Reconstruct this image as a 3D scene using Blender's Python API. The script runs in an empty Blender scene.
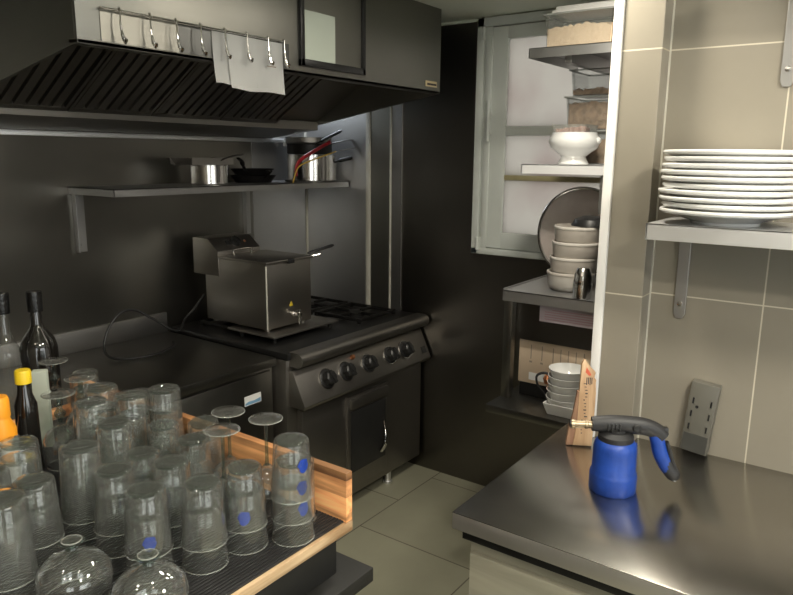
import bpy, bmesh, math, random
from math import sin, cos, pi, radians as R
from mathutils import Vector, Matrix
random.seed(7)
COL = bpy.context.scene.collection
SC = bpy.context.scene

# ------------------------------------------------------------------ mesh building
class MB:
    def __init__(s): s.bm = bmesh.new()
    def box(s, x0, x1, y0, y1, z0, z1, bev=0.0, seg=2, M=None):
        t = bmesh.new()
        vs = [t.verts.new((x, y, z)) for x in (x0, x1) for y in (y0, y1) for z in (z0, z1)]
        for f in ((0,1,3,2),(4,6,7,5),(0,4,5,1),(2,3,7,6),(0,2,6,4),(1,5,7,3)):
            t.faces.new([vs[i] for i in f])
        if bev > 0:
            bmesh.ops.bevel(t, geom=list(t.edges), offset=bev, segments=seg, affect='EDGES', profile=.5)
        return s._merge(t, M)
    def _merge(s, t, M=None):
        bmesh.ops.recalc_face_normals(t, faces=t.faces)
        if M is not None: bmesh.ops.transform(t, matrix=M, verts=t.verts)
        me = bpy.data.meshes.new('tmp'); t.to_mesh(me); t.free()
        s.bm.from_mesh(me); bpy.data.meshes.remove(me); return s
    def lathe(s, prof, n=32, M=None, wob=None, closed=False):
        """prof: list of (r, z); r==0 points close on the axis"""
        t = bmesh.new(); rings = []
        for r, z in prof:
            if r < 1e-6: rings.append([t.verts.new((0, 0, z))])
            else:
                ring = []
                for i in range(n):
                    a = 2*pi*i/n
                    rr = r*(wob(a, z) if wob else 1)
                    ring.append(t.verts.new((rr*cos(a), rr*sin(a), z)))
                rings.append(ring)
        seq = list(zip(rings, rings[1:]))
        if closed: seq.append((rings[-1], rings[0]))
        for a, b in seq:
            if len(a) == 1 and len(b) == 1: continue
            for i in range(n):
                j = (i+1) % n
                if len(a) == 1: t.faces.new((a[0], b[j], b[i]))
                elif len(b) == 1: t.faces.new((a[i], a[j], b[0]))
                else: t.faces.new((a[i], a[j], b[j], b[i]))
        return s._merge(t, M)
    def cyl(s, p, q, r, n=20, r2=None, bev=0):
        p, q = Vector(p), Vector(q); d = q-p; L = d.length
        M = Matrix.Translation(p) @ d.to_track_quat('Z', 'Y').to_matrix().to_4x4()
        r2 = r if r2 is None else r2
        b = bev
        prof = [(0,0),(r-b,0),(r,b),(r2,L-b),(r2-b,L),(0,L)] if b else [(0,0),(r,0),(r2,L),(0,L)]
        return s.lathe(prof, n, M)
    def tube(s, pts, r, n=10, closed=False, flat=None):
        """tube along a smooth path; r float or list; flat=(a,b) elliptical scale"""
        pts = [Vector(p) for p in pts]
        t = bmesh.new(); rings = []
        m = len(pts); prev = None
        for i, p in enumerate(pts):
            if closed: d = pts[(i+1) % m]-pts[i-1]
            else: d = pts[min(i+1, m-1)]-pts[max(i-1, 0)]
            d.normalize()
            if prev is None:
                up = Vector((0,0,1)) if abs(d.z) < .9 else Vector((1,0,0))
                x = d.cross(up).normalized()
            else: x = (prev - d*prev.dot(d)).normalized()
            prev = x; y = d.cross(x)
            rr = r[i] if isinstance(r, (list, tuple)) else r
            fa, fb = flat or (1, 1)
            rings.append([t.verts.new(p + x*cos(2*pi*k/n)*rr*fa + y*sin(2*pi*k/n)*rr*fb) for k in range(n)])
        rng = range(m if closed else m-1)
        for i in rng:
            a, b = rings[i], rings[(i+1) % m]
            for k in range(n):
                t.faces.new((a[k], a[(k+1) % n], b[(k+1) % n], b[k]))
        if not closed:
            t.faces.new(rings[0]); t.faces.new(rings[-1])
        return s._merge(t)
    def prism(s, poly, axis, a, b, M=None, bev=0):
        """extrude 2-D polygon along axis (0,1,2) from a to b. poly coords are the two other axes in order"""
        t = bmesh.new()
        def P(u, v, w):
            return {0: (w, u, v), 1: (u, w, v), 2: (u, v, w)}[axis]
        A = [t.verts.new(P(u, v, a)) for u, v in poly]; B = [t.verts.new(P(u, v, b)) for u, v in poly]
        n = len(poly)
        t.faces.new(A); t.faces.new(B[::-1])
        for i in range(n): t.faces.new((A[i], A[(i+1) % n], B[(i+1) % n], B[i]))
        if bev: bmesh.ops.bevel(t, geom=list(t.edges), offset=bev, segments=2, affect='EDGES', profile=.5)
        return s._merge(t, M)
    def build(s, name, mat, parent=None, smooth=True, loc=None, rot=None, ang=35):
        me = bpy.data.meshes.new(name); s.bm.to_mesh(me); s.bm.free()
        if smooth:
            for p in me.polygons: p.use_smooth = True
            me.set_sharp_from_angle(angle=R(ang))
        me.materials.append(mat)
        o = bpy.data.objects.new(name, me); COL.objects.link(o)
        if parent is not None: o.parent = parent
        if loc: o.location = loc
        if rot: o.rotation_euler = rot
        return o

def spline(pts, n=8):
    P = [Vector(p) for p in pts]; out = []
    Q = [P[0]*2-P[1]] + P + [P[-1]*2-P[-2]]
    for i in range(1, len(Q)-2):
        for k in range(n):
            t = k/n; a, b, c, d = Q[i-1:i+3]
            out.append(.5*((2*b)+(c-a)*t+(2*a-5*b+4*c-d)*t*t+(3*b-a-3*c+d)*t**3))
    out.append(P[-1]); return out

def tag(o, label, cat, group=None, kind=None):
    o['label'] = label; o['category'] = cat
    if group: o['group'] = group
    if kind: o['kind'] = kind
    return o
def thing(name, loc, label, cat, group=None, rot=None):
    o = bpy.data.objects.new(name, None); COL.objects.link(o)
    o.location = loc
    if rot: o.rotation_euler = rot
    return tag(o, label, cat, group)
def structure(o): o['kind'] = 'structure'; return o
def copy_tree(o, parent=None):
    c = o.copy(); COL.objects.link(c)
    if parent is not None: c.parent = parent
    for ch in [k for k in KIDS.get(o.name, [])]:
        copy_tree(ch, c)
    return c
KIDS = {}
def index_kids():
    KIDS.clear()
    for o in bpy.data.objects:
        if o.parent: KIDS.setdefault(o.parent.name, []).append(o)

# ------------------------------------------------------------------ materials
def newmat(name):
    m = bpy.data.materials.new(name); m.use_nodes = True
    nt = m.node_tree; return m, nt, nt.nodes['Principled BSDF']
def N(nt, t, **kw):
    n = nt.nodes.new(t)
    for k, v in kw.items():
        if k in n.inputs.keys() if hasattr(n.inputs, 'keys') else False: n.inputs[k].default_value = v
        else: setattr(n, k, v)
    return n
def plain(name, col, rough=.5, metal=0, spec=.5, noise=0, nscale=8, coat=0, bump=0, bscale=60):
    m, nt, b = newmat(name)
    b.inputs['Base Color'].default_value = (*col, 1); b.inputs['Roughness'].default_value = rough
    b.inputs['Metallic'].default_value = metal; b.inputs['Specular IOR Level'].default_value = spec
    b.inputs['Coat Weight'].default_value = coat
    tc = nt.nodes.new('ShaderNodeTexCoord')
    nz = nt.nodes.new('ShaderNodeTexNoise'); nz.inputs['Scale'].default_value = nscale; nz.inputs['Detail'].default_value = 5
    nt.links.new(tc.outputs['Object'], nz.inputs['Vector'])
    mx = nt.nodes.new('ShaderNodeMix'); mx.data_type = 'RGBA'
    k = noise
    mx.inputs['A'].default_value = (*[c*(1-k) for c in col], 1); mx.inputs['B'].default_value = (*[min(1, c*(1+k)) for c in col], 1)
    nt.links.new(nz.outputs['Fac'], mx.inputs['Factor']); nt.links.new(mx.outputs['Result'], b.inputs['Base Color'])
    if bump:
        n2 = nt.nodes.new('ShaderNodeTexNoise'); n2.inputs['Scale'].default_value = bscale; n2.inputs['Detail'].default_value = 4
        nt.links.new(tc.outputs['Object'], n2.inputs['Vector'])
        bp = nt.nodes.new('ShaderNodeBump'); bp.inputs['Strength'].default_value = bump; bp.inputs['Distance'].default_value = .002
        nt.links.new(n2.outputs['Fac'], bp.inputs['Height']); nt.links.new(bp.outputs['Normal'], b.inputs['Normal'])
    return m
def steel(name, col=.45, rough=.3, tint=(1, 1, 1), stretch=(1, 1, 60), rv=.12, smudge=.1, metal=1.0, bump=.03):
    """brushed steel: fine noise stretched across the brushing direction"""
    m, nt, b = newmat(name)
    tc = nt.nodes.new('ShaderNodeTexCoord'); mp = nt.nodes.new('ShaderNodeMapping')
    geo = nt.nodes.new('ShaderNodeNewGeometry')
    mp.inputs['Scale'].default_value = stretch
    nt.links.new(geo.outputs['Position'], mp.inputs['Vector'])
    n1 = nt.nodes.new('ShaderNodeTexNoise'); n1.inputs['Scale'].default_value = 6; n1.inputs['Detail'].default_value = 4
    nt.links.new(mp.outputs['Vector'], n1.inputs['Vector'])
    n2 = nt.nodes.new('ShaderNodeTexNoise'); n2.inputs['Scale'].default_value = 4; n2.inputs['Detail'].default_value = 6
    nt.links.new(geo.outputs['Position'], n2.inputs['Vector'])
    r1 = nt.nodes.new('ShaderNodeMapRange'); r1.inputs['To Min'].default_value = rough-rv*.5; r1.inputs['To Max'].default_value = rough+rv*.5
    nt.links.new(n1.outputs['Fac'], r1.inputs['Value'])
    ad = nt.nodes.new('ShaderNodeMath'); ad.operation = 'MULTIPLY_ADD'; ad.inputs[1].default_value = smudge; 
    nt.links.new(n2.outputs['Fac'], ad.inputs[0]); nt.links.new(r1.outputs['Result'], ad.inputs[2])
    nt.links.new(ad.outputs[0], b.inputs['Roughness'])
    mx = nt.nodes.new('ShaderNodeMix'); mx.data_type = 'RGBA'
    mx.inputs['A'].default_value = (*[col*t*.88 for t in tint], 1); mx.inputs['B'].default_value = (*[min(1, col*t*1.12) for t in tint], 1)
    nt.links.new(n2.outputs['Fac'], mx.inputs['Factor']); nt.links.new(mx.outputs['Result'], b.inputs['Base Color'])
    bp = nt.nodes.new('ShaderNodeBump'); bp.inputs['Strength'].default_value = bump; bp.inputs['Distance'].default_value = .001
    nt.links.new(n1.outputs['Fac'], bp.inputs['Height']); nt.links.new(bp.outputs['Normal'], b.inputs['Normal'])
    b.inputs['Metallic'].default_value = metal
    return m
def tiles(name, col, grout, ax_u, u0, du, ax_v, v0, dv, w=.0022, rough=.5, stag=0.0, nz_amt=.12, nscale=5):
    """large tiles with thin grout lines in world position"""
    m, nt, b = newmat(name); L = nt.links.new
    geo = nt.nodes.new('ShaderNodeNewGeometry'); sx = nt.nodes.new('ShaderNodeSeparateXYZ'); L(geo.outputs['Position'], sx.inputs[0])
    def math_(op, a, bb=None, c=None):
        n = nt.nodes.new('ShaderNodeMath'); n.operation = op
        for i, v in enumerate((a, bb, c)):
            if v is None: continue
            if isinstance(v, (int, float)): n.inputs[i].default_value = v
            else: L(v, n.inputs[i])
        return n.outputs[0]
    V = math_('DIVIDE', math_('SUBTRACT', sx.outputs[ax_v], v0), dv)
    row = math_('FLOOR', V)
    U = math_('ADD', math_('DIVIDE', math_('SUBTRACT', sx.outputs[ax_u], u0), du), math_('MULTIPLY', row, stag))
    def line(val, size):
        fr = math_('FRACT', val); d = math_('MINIMUM', fr, math_('SUBTRACT', 1.0, fr))
        return math_('LESS_THAN', d, w/size)
    g = math_('MAXIMUM', line(U, du), line(V, dv))
    nz = nt.nodes.new('ShaderNodeTexNoise'); nz.inputs['Scale'].default_value = nscale; nz.inputs['Detail'].default_value = 8; nz.inputs['Roughness'].default_value = .6
    L(geo.outputs['Position'], nz.inputs['Vector'])
    wn = nt.nodes.new('ShaderNodeTexWhiteNoise'); cb = nt.nodes.new('ShaderNodeCombineXYZ'); L(math_('FLOOR', U), cb.inputs[0]); L(row, cb.inputs[1]); L(cb.outputs[0], wn.inputs['Vector'])
    f = math_('ADD', math_('MULTIPLY', nz.outputs['Fac'], .8), math_('MULTIPLY', wn.outputs['Value'], .25))
    mx = nt.nodes.new('ShaderNodeMix'); mx.data_type = 'RGBA'
    mx.inputs['A'].default_value = (*[c*(1-nz_amt) for c in col], 1); mx.inputs['B'].default_value = (*[c*(1+nz_amt) for c in col], 1)
    L(f, mx.inputs['Factor'])
    m2 = nt.nodes.new('ShaderNodeMix'); m2.data_type = 'RGBA'; L(g, m2.inputs['Factor']); L(mx.outputs['Result'], m2.inputs['A']); m2.inputs['B'].default_value = (*grout, 1)
    L(m2.outputs['Result'], b.inputs['Base Color'])
    rg = math_('ADD', math_('MULTIPLY', g, .3), rough); L(rg, b.inputs['Roughness'])
    bp = nt.nodes.new('ShaderNodeBump'); bp.invert = True; bp.inputs['Strength'].default_value = .3; bp.inputs['Distance'].default_value = .001
    L(g, bp.inputs['Height']); L(bp.outputs['Normal'], b.inputs['Normal'])
    return m
def wood(name, c1, c2, axis=1, scale=1.0, rough=.5, plank=None):
    """wood with grain running along axis, optional stave width"""
    m, nt, b = newmat(name); L = nt.links.new
    geo = nt.nodes.new('ShaderNodeNewGeometry'); mp = nt.nodes.new('ShaderNodeMapping')
    sc = [18*scale]*3; sc[axis] = 1.6*scale; mp.inputs['Scale'].default_value = sc
    L(geo.outputs['Position'], mp.inputs['Vector'])
    n1 = nt.nodes.new('ShaderNodeTexNoise'); n1.inputs['Scale'].default_value = 1.6; n1.inputs['Detail'].default_value = 8; n1.inputs['Distortion'].default_value = 1.2
    L(mp.outputs['Vector'], n1.inputs['Vector'])
    cr = nt.nodes.new('ShaderNodeValToRGB'); cr.color_ramp.elements[0].position = .35; cr.color_ramp.elements[1].position = .65
    cr.color_ramp.elements[0].color = (*c1, 1); cr.color_ramp.elements[1].color = (*c2, 1)
    L(n1.outputs['Fac'], cr.inputs['Fac'])
    out = cr.outputs['Color']
    if plank:
        mp2 = nt.nodes.new('ShaderNodeMapping'); s2 = [0, 0, 0]; ax, wd, ln = plank; s2[ax] = 1/wd; s2[axis] = 1/ln; mp2.inputs['Scale'].default_value = s2
        L(geo.outputs['Position'], mp2.inputs['Vector'])
        fl = nt.nodes.new('ShaderNodeVectorMath'); fl.operation = 'FLOOR'; L(mp2.outputs['Vector'], fl.inputs[0])
        wn = nt.nodes.new('ShaderNodeTexWhiteNoise'); L(fl.outputs[0], wn.inputs['Vector'])
        mr = nt.nodes.new('ShaderNodeMapRange'); mr.inputs['To Min'].default_value = .35; mr.inputs['To Max'].default_value = 5.05; L(wn.outputs['Value'], mr.inputs['Value'])
        mx = nt.nodes.new('ShaderNodeMix'); mx.data_type = 'RGBA'; mx.blend_type = 'MULTIPLY'; mx.inputs['Factor'].default_value = 1
        L(out, mx.inputs['A']); L(mr.outputs['Result'], mx.inputs['B']); out = mx.outputs['Result']
    L(out, b.inputs['Base Color']); b.inputs['Roughness'].default_value = rough
    return m
def glass(name, tint=(.93, .96, .95), milk=.03, rough=.03, ior=1.5, refl=1.0, solid=0.0, edge=.1):
    """thin blown glass: clear sheet with Fresnel reflection, a trace of surface film, bright edges painted in"""
    m, nt, b = newmat(name); nt.nodes.remove(b); L = nt.links.new
    out = nt.nodes['Material Output']
    tr = nt.nodes.new('ShaderNodeBsdfTransparent'); 
    lw = nt.nodes.new('ShaderNodeLayerWeight'); lw.inputs['Blend'].default_value = .25
    mc = nt.nodes.new('ShaderNodeMix'); mc.data_type = 'RGBA'; mc.inputs['A'].default_value = (*tint, 1); mc.inputs['B'].default_value = (*[t*.80 for t in tint], 1)
    L(lw.outputs['Facing'], mc.inputs['Factor']); L(mc.outputs['Result'], tr.inputs['Color'])
    gl = nt.nodes.new('ShaderNodeBsdfGlossy'); gl.inputs['Roughness'].default_value = rough
    fr = nt.nodes.new('ShaderNodeFresnel'); gb = nt.nodes.new('ShaderNodeNewGeometry')
    io = nt.nodes.new('ShaderNodeMapRange'); io.inputs['To Min'].default_value = ior; io.inputs['To Max'].default_value = 1/ior
    L(gb.outputs['Backfacing'], io.inputs['Value']); L(io.outputs['Result'], fr.inputs['IOR'])
    mu = nt.nodes.new('ShaderNodeMath'); mu.operation = 'MULTIPLY'; mu.inputs[1].default_value = refl; L(fr.outputs[0], mu.inputs[0])
    df = nt.nodes.new('ShaderNodeBsdfDiffuse'); df.inputs['Color'].default_value = (.92, .94, .88, 1)
    m0 = nt.nodes.new('ShaderNodeMixShader')
    mf = nt.nodes.new('ShaderNodeMath'); mf.operation = 'MULTIPLY_ADD'; mf.inputs[1].default_value = edge; mf.inputs[2].default_value = milk; pw = nt.nodes.new('ShaderNodeMath'); pw.operation = 'POWER'; pw.inputs[1].default_value = 3.0; L(lw.outputs['Facing'], pw.inputs[0]); L(pw.outputs[0], mf.inputs[0])  # pale diffuse at grazing angles paints the bright glass edges
    L(mf.outputs[0], m0.inputs[0]); L(tr.outputs[0], m0.inputs[1]); L(df.outputs[0], m0.inputs[2])
    ms = nt.nodes.new('ShaderNodeMixShader'); L(mu.outputs[0], ms.inputs[0]); L(m0.outputs[0], ms.inputs[1]); L(gl.outputs[0], ms.inputs[2])
    if solid:
        gs = nt.nodes.new('ShaderNodeBsdfGlass'); gs.inputs['Roughness'].default_value = 0; gs.inputs['IOR'].default_value = 1.48; gs.inputs['Color'].default_value = (.99, 1, .995, 1)
        mg = nt.nodes.new('ShaderNodeMixShader'); mg.inputs[0].default_value = solid; L(ms.outputs[0], mg.inputs[1]); L(gs.outputs[0], mg.inputs[2]); ms = mg
    L(ms.outputs[0], out.inputs['Surface']); return m

M = {}
M['steel_top'] = steel('brushed_worktop_steel', .50, .17, (1, .96, .88), (50, 1, 1), .08, .12, bump=.008)
M['steel_edge'] = steel('worktop_edge_steel', .75, .45, (1, .97, .92), (1, 1, 40), .08, .05)
M['steel_dark'] = steel('dark_wall_steel', .21, .27, (1, .96, .86), (30, 1, 1), .06, .10, bump=.004)
M['steel_black'] = steel('blackened_wall_sheet', .17, .28, (1, .94, .84), (30, 30, 1), .06, .10, bump=.004)
M['steel_corner'] = steel('bright_corner_steel', .55, .40, (1, 1, 1), (30, 1, 1), .06, .08, bump=.01)
M['steel_mid'] = steel('satin_sheet_steel', .40, .38, (1, .99, .97), (30, 1, 1), .08, .1)
M['steel_hood'] = steel('hood_steel', .25, .40, (1, .98, .88), (1, 1, 40), .08, .08)
M['steel_range'] = steel('range_steel', .30, .36, (1, .95, .88), (1, 1, 40), .1, .12)
M['steel_fryer'] = steel('fryer_steel', .34, .33, (1, .94, .86), (1, 1, 40), .1, .1)
M['steel_prep'] = steel('prep_counter_steel', .22, .30, (1, .97, .88), (40, 1, 1), .1, .1)
M['steel_shelf'] = steel('shelf_steel', .85, .42, (1, 1, 1), (1, 1, 50), .08, .06)
M['steel_shiny'] = steel('polished_steel', .65, .16, (1, .98, .95), (1, 1, 20), .05, .05)
M['trim_light'] = plain('pale_joint_strip', (.62, .60, .52), .4, 0, .5, .1, 3)
M['white'] = plain('white_paint', (.82, .81, .78), .45, 0, .5, .05, 3)
M['win_paint'] = plain('aged_grey_window_paint', (.66, .69, .65), .45, 0, .5, .12, 6)
M['putty'] = plain('yellowed_window_putty', (.36, .32, .18), .7, 0, .3, .2, 20)
M['ceiling'] = plain('greyish_ceiling_paint', (.72, .76, .66), .7, 0, .3, .05, 2)
M['black_metal'] = plain('black_enamel', (.012, .012, .012), .35, 0, .5, .3, 10)
M['black_plastic'] = plain('black_plastic', (.018, .018, .018), .38, 0, .5, .3, 20)
M['black_soft'] = plain('black_rubber_grip', (.02, .02, .021), .5, 0, .5, .2, 30)
M['black_laminate'] = plain('black_laminate', (.014, .014, .013), .5, 0, .4, .2, 10)
M['iron'] = plain('seasoned_iron', (.02, .019, .018), .45, .6, .5, .3, 20)
M['porcelain'] = plain('white_porcelain', (.86, .86, .84), .12, 0, .5, .02, 5)
M['stoneware'] = plain('greige_stoneware', (.62, .57, .51), .28, 0, .5, .1, 12)
M['stoneware_pale'] = plain('cream_stoneware', (.72, .68, .62), .3, 0, .5, .06, 12)
M['paper'] = plain('white_paper', (.78, .78, .76), .8, 0, .2, .06, 9)
M['paper_grey'] = plain('greyed_paper', (.46, .50, .43), .8, 0, .2, .03, 4)
M['kraft'] = plain('printed_beige_card', (.62, .49, .36), .7, 0, .2, .1, 8)
M['ink'] = plain('black_print', (.06, .05, .05), .7)
M['ink_grey'] = plain('faded_print', (.33, .27, .22), .7)
M['red_print'] = plain('red_print', (.62, .12, .06), .6)
M['pink_label'] = plain('pinkish_label_paper', (.56, .48, .52), .6, 0, .3, .05, 8)
M['pink_ink'] = plain('rose_print', (.50, .30, .34), .6)
M['wood_tray'] = wood('oak_stave_tray', (.17, .075, .03), (.38, .19, .08), 1, 1.0, .45, (2, .034, .31))
M['wood_edge'] = wood('pale_tray_edge_wood', (.30, .18, .09), (.66, .49, .30), 0, 1.0, .5)
M['wood_block'] = wood('weathered_board_wood', (.42, .25, .13), (.66, .46, .28), 2, 1.3, .6)
M['wood_side'] = wood('board_side_wood', (.20, .10, .06), (.40, .24, .14), 2, 1.3, .6)
M['cab_front'] = wood('greige_cabinet_laminate', (.27, .26, .20), (.38, .36, .28), 1, .7, .45)
M['blue'] = plain('blue_plastic', (.012, .055, .31), .42, 0, .5, .45, 30, 0, .3, 90)
M['blue_logo'] = plain('blue_glass_print', (.015, .06, .40), .4)
M['brass'] = plain('tarnished_brass', (.34, .27, .18), .34, 1, .5, .2, 30)
M['red_handle'] = plain('red_silicone', (.38, .012, .02), .4)
M['yellow_handle'] = plain('yellow_coated_wire', (.62, .42, .08), .4)
M['yellow_cap'] = plain('yellow_cap_plastic', (.80, .56, .02), .4)
M['orange_cap'] = plain('orange_cap_plastic', (.90, .36, .02), .4)
M['dark_glass'] = plain('dark_bottle_glass', (.010, .009, .008), .08, 0, .6, .2, 10, .5)
M['grey_box'] = plain('grey_socket_plastic', (.125, .12, .10), .42, 0, .5, .05, 8)
M['grey_dark'] = plain('dark_socket_rubber', (.045, .045, .04), .5, 0, .5, .1, 20)
M['grain'] = plain('pale_grain_flakes', (.90, .63, .43), .85, 0, .3, .25, 70, 0, 1.0, 160)
M['nuts'] = plain('brown_dried_mushrooms', (.40, .27, .18), .85, 0, .3, .8, 45, 0, 1.0, 90)
M['copper'] = plain('copper_brown', (.55, .22, .10), .3, .8, .5, .2, 20)
M['sticker'] = plain('tan_sticker', (.58, .48, .28), .5)
M['label_blue'] = plain('blue_label_band', (.18, .36, .55), .4)
M['warn'] = plain('yellow_warning_label', (.70, .52, .05), .4)
M['sheet_plate'] = plain('greyed_backing_plate', (.10, .10, .095), .35, .6, .5, .1, 8)
M['glass'] = glass('clear_drinking_glass', (.99, .995, .992), .018, .015, refl=1.7, edge=.38)
M['glass_thick'] = glass('thick_glass_base', (.66, .74, .71), .012, .02, refl=1.6, edge=.25)
M['glass_rim'] = glass('glass_rim', (.86, .90, .88), .22, .02, refl=1.6, edge=.3)  # rim's bright line painted as strong pale diffuse
M['glass_old'] = glass('scuffed_glass', (.985, .992, .988), .024, .03, refl=1.6, edge=.3)
M['clear_pane'] = glass('clear_window_pane', (.97, .98, .97), .01, .02)
M['poly'] = glass('clear_food_box_plastic', (.94, .95, .95), .05, .2, 1.45)
M['poly_lid'] = glass('milky_lid_plastic', (.72, .74, .74), .30, .3, 1.45)
M['wrap'] = glass('crinkled_cling_film', (.9, .9, .9), .12, .12, 1.4)
M['tile'] = tiles('taupe_wall_tile', (.275, .25, .20), (.60, .55, .44), 1, .239, .60, 2, 1.305, .605, .0017, .33)
M['tile_pillar'] = tiles('taupe_pillar_tile', (.275, .25, .20), (.60, .55, .44), 1, 2.2, 10, 2, 1.303, .605, .0017, .33)
M['floor'] = tiles('greenish_grey_floor_tile', (.34, .33, .24), (.15, .135, .10), 0, 2.558, .6, 1, 1.815, .6, .003, .42, .5, .22, 3.5)
M['plaster'] = plain('warm_grey_plaster', (.33, .31, .27), .7, 0, .3, .1, 2)

# frosted panes lit by daylight outside
def frosted():
    m, nt, b = newmat('frosted_window_glass'); nt.nodes.remove(b); L = nt.links.new
    t = nt.nodes.new('ShaderNodeBsdfTranslucent'); g = nt.nodes.new('ShaderNodeBsdfGlossy'); g.inputs['Roughness'].default_value = .25
    geo = nt.nodes.new('ShaderNodeNewGeometry'); nz = nt.nodes.new('ShaderNodeTexNoise'); nz.inputs['Scale'].default_value = 3.2; nz.inputs['Detail'].default_value = 3
    L(geo.outputs['Position'], nz.inputs['Vector'])
    cr = nt.nodes.new('ShaderNodeValToRGB'); cr.color_ramp.elements[0].position = .3; cr.color_ramp.elements[1].position = .55
    cr.color_ramp.elements[0].color = (.30, .272, .255, 1); cr.color_ramp.elements[1].color = (.345, .332, .308, 1)
    L(nz.outputs['Fac'], cr.inputs['Fac']); L(cr.outputs['Color'], t.inputs['Color'])
    mx = nt.nodes.new('ShaderNodeMixShader'); mx.inputs[0].default_value = .06
    L(t.outputs[0], mx.inputs[1]); L(g.outputs[0], mx.inputs[2]); L(mx.outputs[0], nt.nodes['Material Output'].inputs['Surface']); return m
M['frost'] = frosted()
def lamp_mat(s, col=(1, .9, .75)):
    m, nt, b = newmat('lamp_diffuser'); b.inputs['Emission Color'].default_value = (*col, 1); b.inputs['Emission Strength'].default_value = s; return m

# ------------------------------------------------------------------ camera
f = 695.4; yaw, pit, rol = [R(a) for a in (54.285, 11.511, .5574)]
fwd = Vector((sin(yaw)*cos(pit), cos(yaw)*cos(pit), -sin(pit)))
rt = Vector((cos(yaw), -sin(yaw), 0)); up = rt.cross(fwd)
r2 = rt*cos(rol)+up*sin(rol); u2 = -rt*sin(rol)+up*cos(rol)
cam = bpy.data.cameras.new('camera'); cam.sensor_width = 36; cam.lens = 36*f/793; cam.clip_start = .02
co = bpy.data.objects.new('camera', cam); COL.objects.link(co)
mat = Matrix((r2, u2, -fwd)).transposed().to_4x4(); mat.translation = (0, 0, 1.65)
co.matrix_world = mat; SC.camera = co

def on_plane(px, py, ax, v):
    d = fwd*f + r2*(px-396.5) - u2*(py-297.5); C0 = Vector((0, 0, 1.65)); tt = (v-C0[ax])/d[ax]; return C0+d*tt

# ------------------------------------------------------------------ the setting
WX, WY, CZ = 2.94, 2.75, 2.265          # window wall, back wall, ceiling
XL, YN = -1.5, -2.6
structure(MB().box(XL-.1, 3.1, YN-.1, 2.9, -.1, 0).build('floor', M['floor'], smooth=False))
structure(MB().box(XL-.1, 3.1, YN-.1, 2.9, CZ, CZ+.1).build('ceiling', M['ceiling'], smooth=False))
structure(MB().box(XL-.1, 3.1, WY, WY+.12, 0, CZ).build('wall_back', M['steel_dark'], smooth=False))
lw0, lw1 = -2.1, -.5
mb = MB(); mb.box(XL-.1, XL, YN, lw0, 0, CZ); mb.box(XL-.1, XL, lw1, WY, 0, CZ); mb.box(XL-.1, XL, lw0, lw1, 0, .95); mb.box(XL-.1, XL, lw0, lw1, 2.1, CZ)
structure(mb.build('wall_left', M['plaster'], smooth=False))
w3 = structure(MB().box(XL-.06, XL-.05, lw0, lw1, .95, 2.1).build('window_3', M['clear_pane'], smooth=False))
mb = MB()
for a in (lw0, (lw0+lw1)/2-.025, lw1-.05): mb.box(XL-.08, XL-.02, a, a+.05, .95, 2.1)
structure(mb.build('window_frame', M['win_paint'], w3, smooth=False))
WY0, WY1, WZ0, WZ1 = .70, 1.655, 1.195, 2.262
mb = MB()
mb.box(WX, WX+.15, WY1, WY, 0, CZ); mb.box(WX, WX+.15, YN, WY0, 0, CZ); mb.box(WX, WX+.15, WY0, WY1, 0, WZ0); mb.box(WX, WX+.15, WY0, WY1, WZ1, CZ)
wr = structure(mb.build('wall_right', M['steel_black'], smooth=False))
structure(MB().box(WX-.004, WX, 2.315, WY, 0, CZ).build('trim_1', M['steel_corner'], wr, smooth=False))     # pale steel panel in the corner
structure(MB().box(WX-.010, WX, 2.285, 2.315, 0, CZ, .002).build('trim_2', M['trim_light'], wr))
structure(MB().box(WX-.005, WX, 2.158, 2.285, 0, CZ).build('trim_3', M['steel_hood'], wr, smooth=False))
structure(MB().box(WX-.012, WX, 2.148, 2.158, 0, CZ, .001).build('trim_4', M['trim_light'], wr))
structure(MB().box(WX-.007, WX, 2.085, 2.148, 0, CZ).build('trim_5', M['steel_mid'], wr, smooth=False))
wb = bpy.data.objects['wall_back']
structure(MB().box(2.53, 2.93, WY-.004, WY, 0, CZ).build('trim_9', M['steel_mid'], wb, smooth=False))
structure(MB().box(2.925, 2.94, WY-.012, WY, 0, CZ, .002).build('trim_10', M['trim_light'], wb))
# wall behind the camera with an opening added to let daylight in
mb = MB(); ox0, ox1, oz0, oz1 = -.7, 1.5, .75, 2.12
mb.box(XL, ox0, YN-.1, YN, 0, CZ); mb.box(ox1, WX+.15, YN-.1, YN, 0, CZ); mb.box(ox0, ox1, YN-.1, YN, 0, oz0); mb.box(ox0, ox1, YN-.1, YN, oz1, CZ)
structure(mb.build('wall_front', M['plaster'], smooth=False))
w2 = structure(MB().box(ox0, ox1, YN-.06, YN-.05, oz0, oz1).build('added_window', M['clear_pane'], smooth=False))  # unseen window added for soft front light on glasses and hood
mb = MB()
for a in (ox0, .35, ox1-.05): mb.box(a, a+.05, YN-.04, YN+.02, oz0, oz1)
mb.box(ox0, ox1, YN-.04, YN+.02, oz0, oz0+.05); mb.box(ox0, ox1, YN-.04, YN+.02, oz1-.05, oz1)
structure(mb.build('window_frame', M['win_paint'], w2, smooth=False))
# tiled partition on the right with its pillar and white edge
tw = structure(MB().box(1.845, 1.985, YN, .60, 0, CZ).build('wall_near', M['tile'], smooth=False))
structure(MB().box(1.78, 1.985, .507, .604, 0, CZ, .002).build('wall_pillar', M['tile_pillar'], smooth=False))
structure(MB().box(1.772, 1.99, .604, .628, 0, CZ, .003).build('trim_6', M['white']))
structure(MB().box(1.842, 1.845, .5035, .507, .9, CZ).build('trim_7', M['trim_light'], smooth=False))
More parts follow.
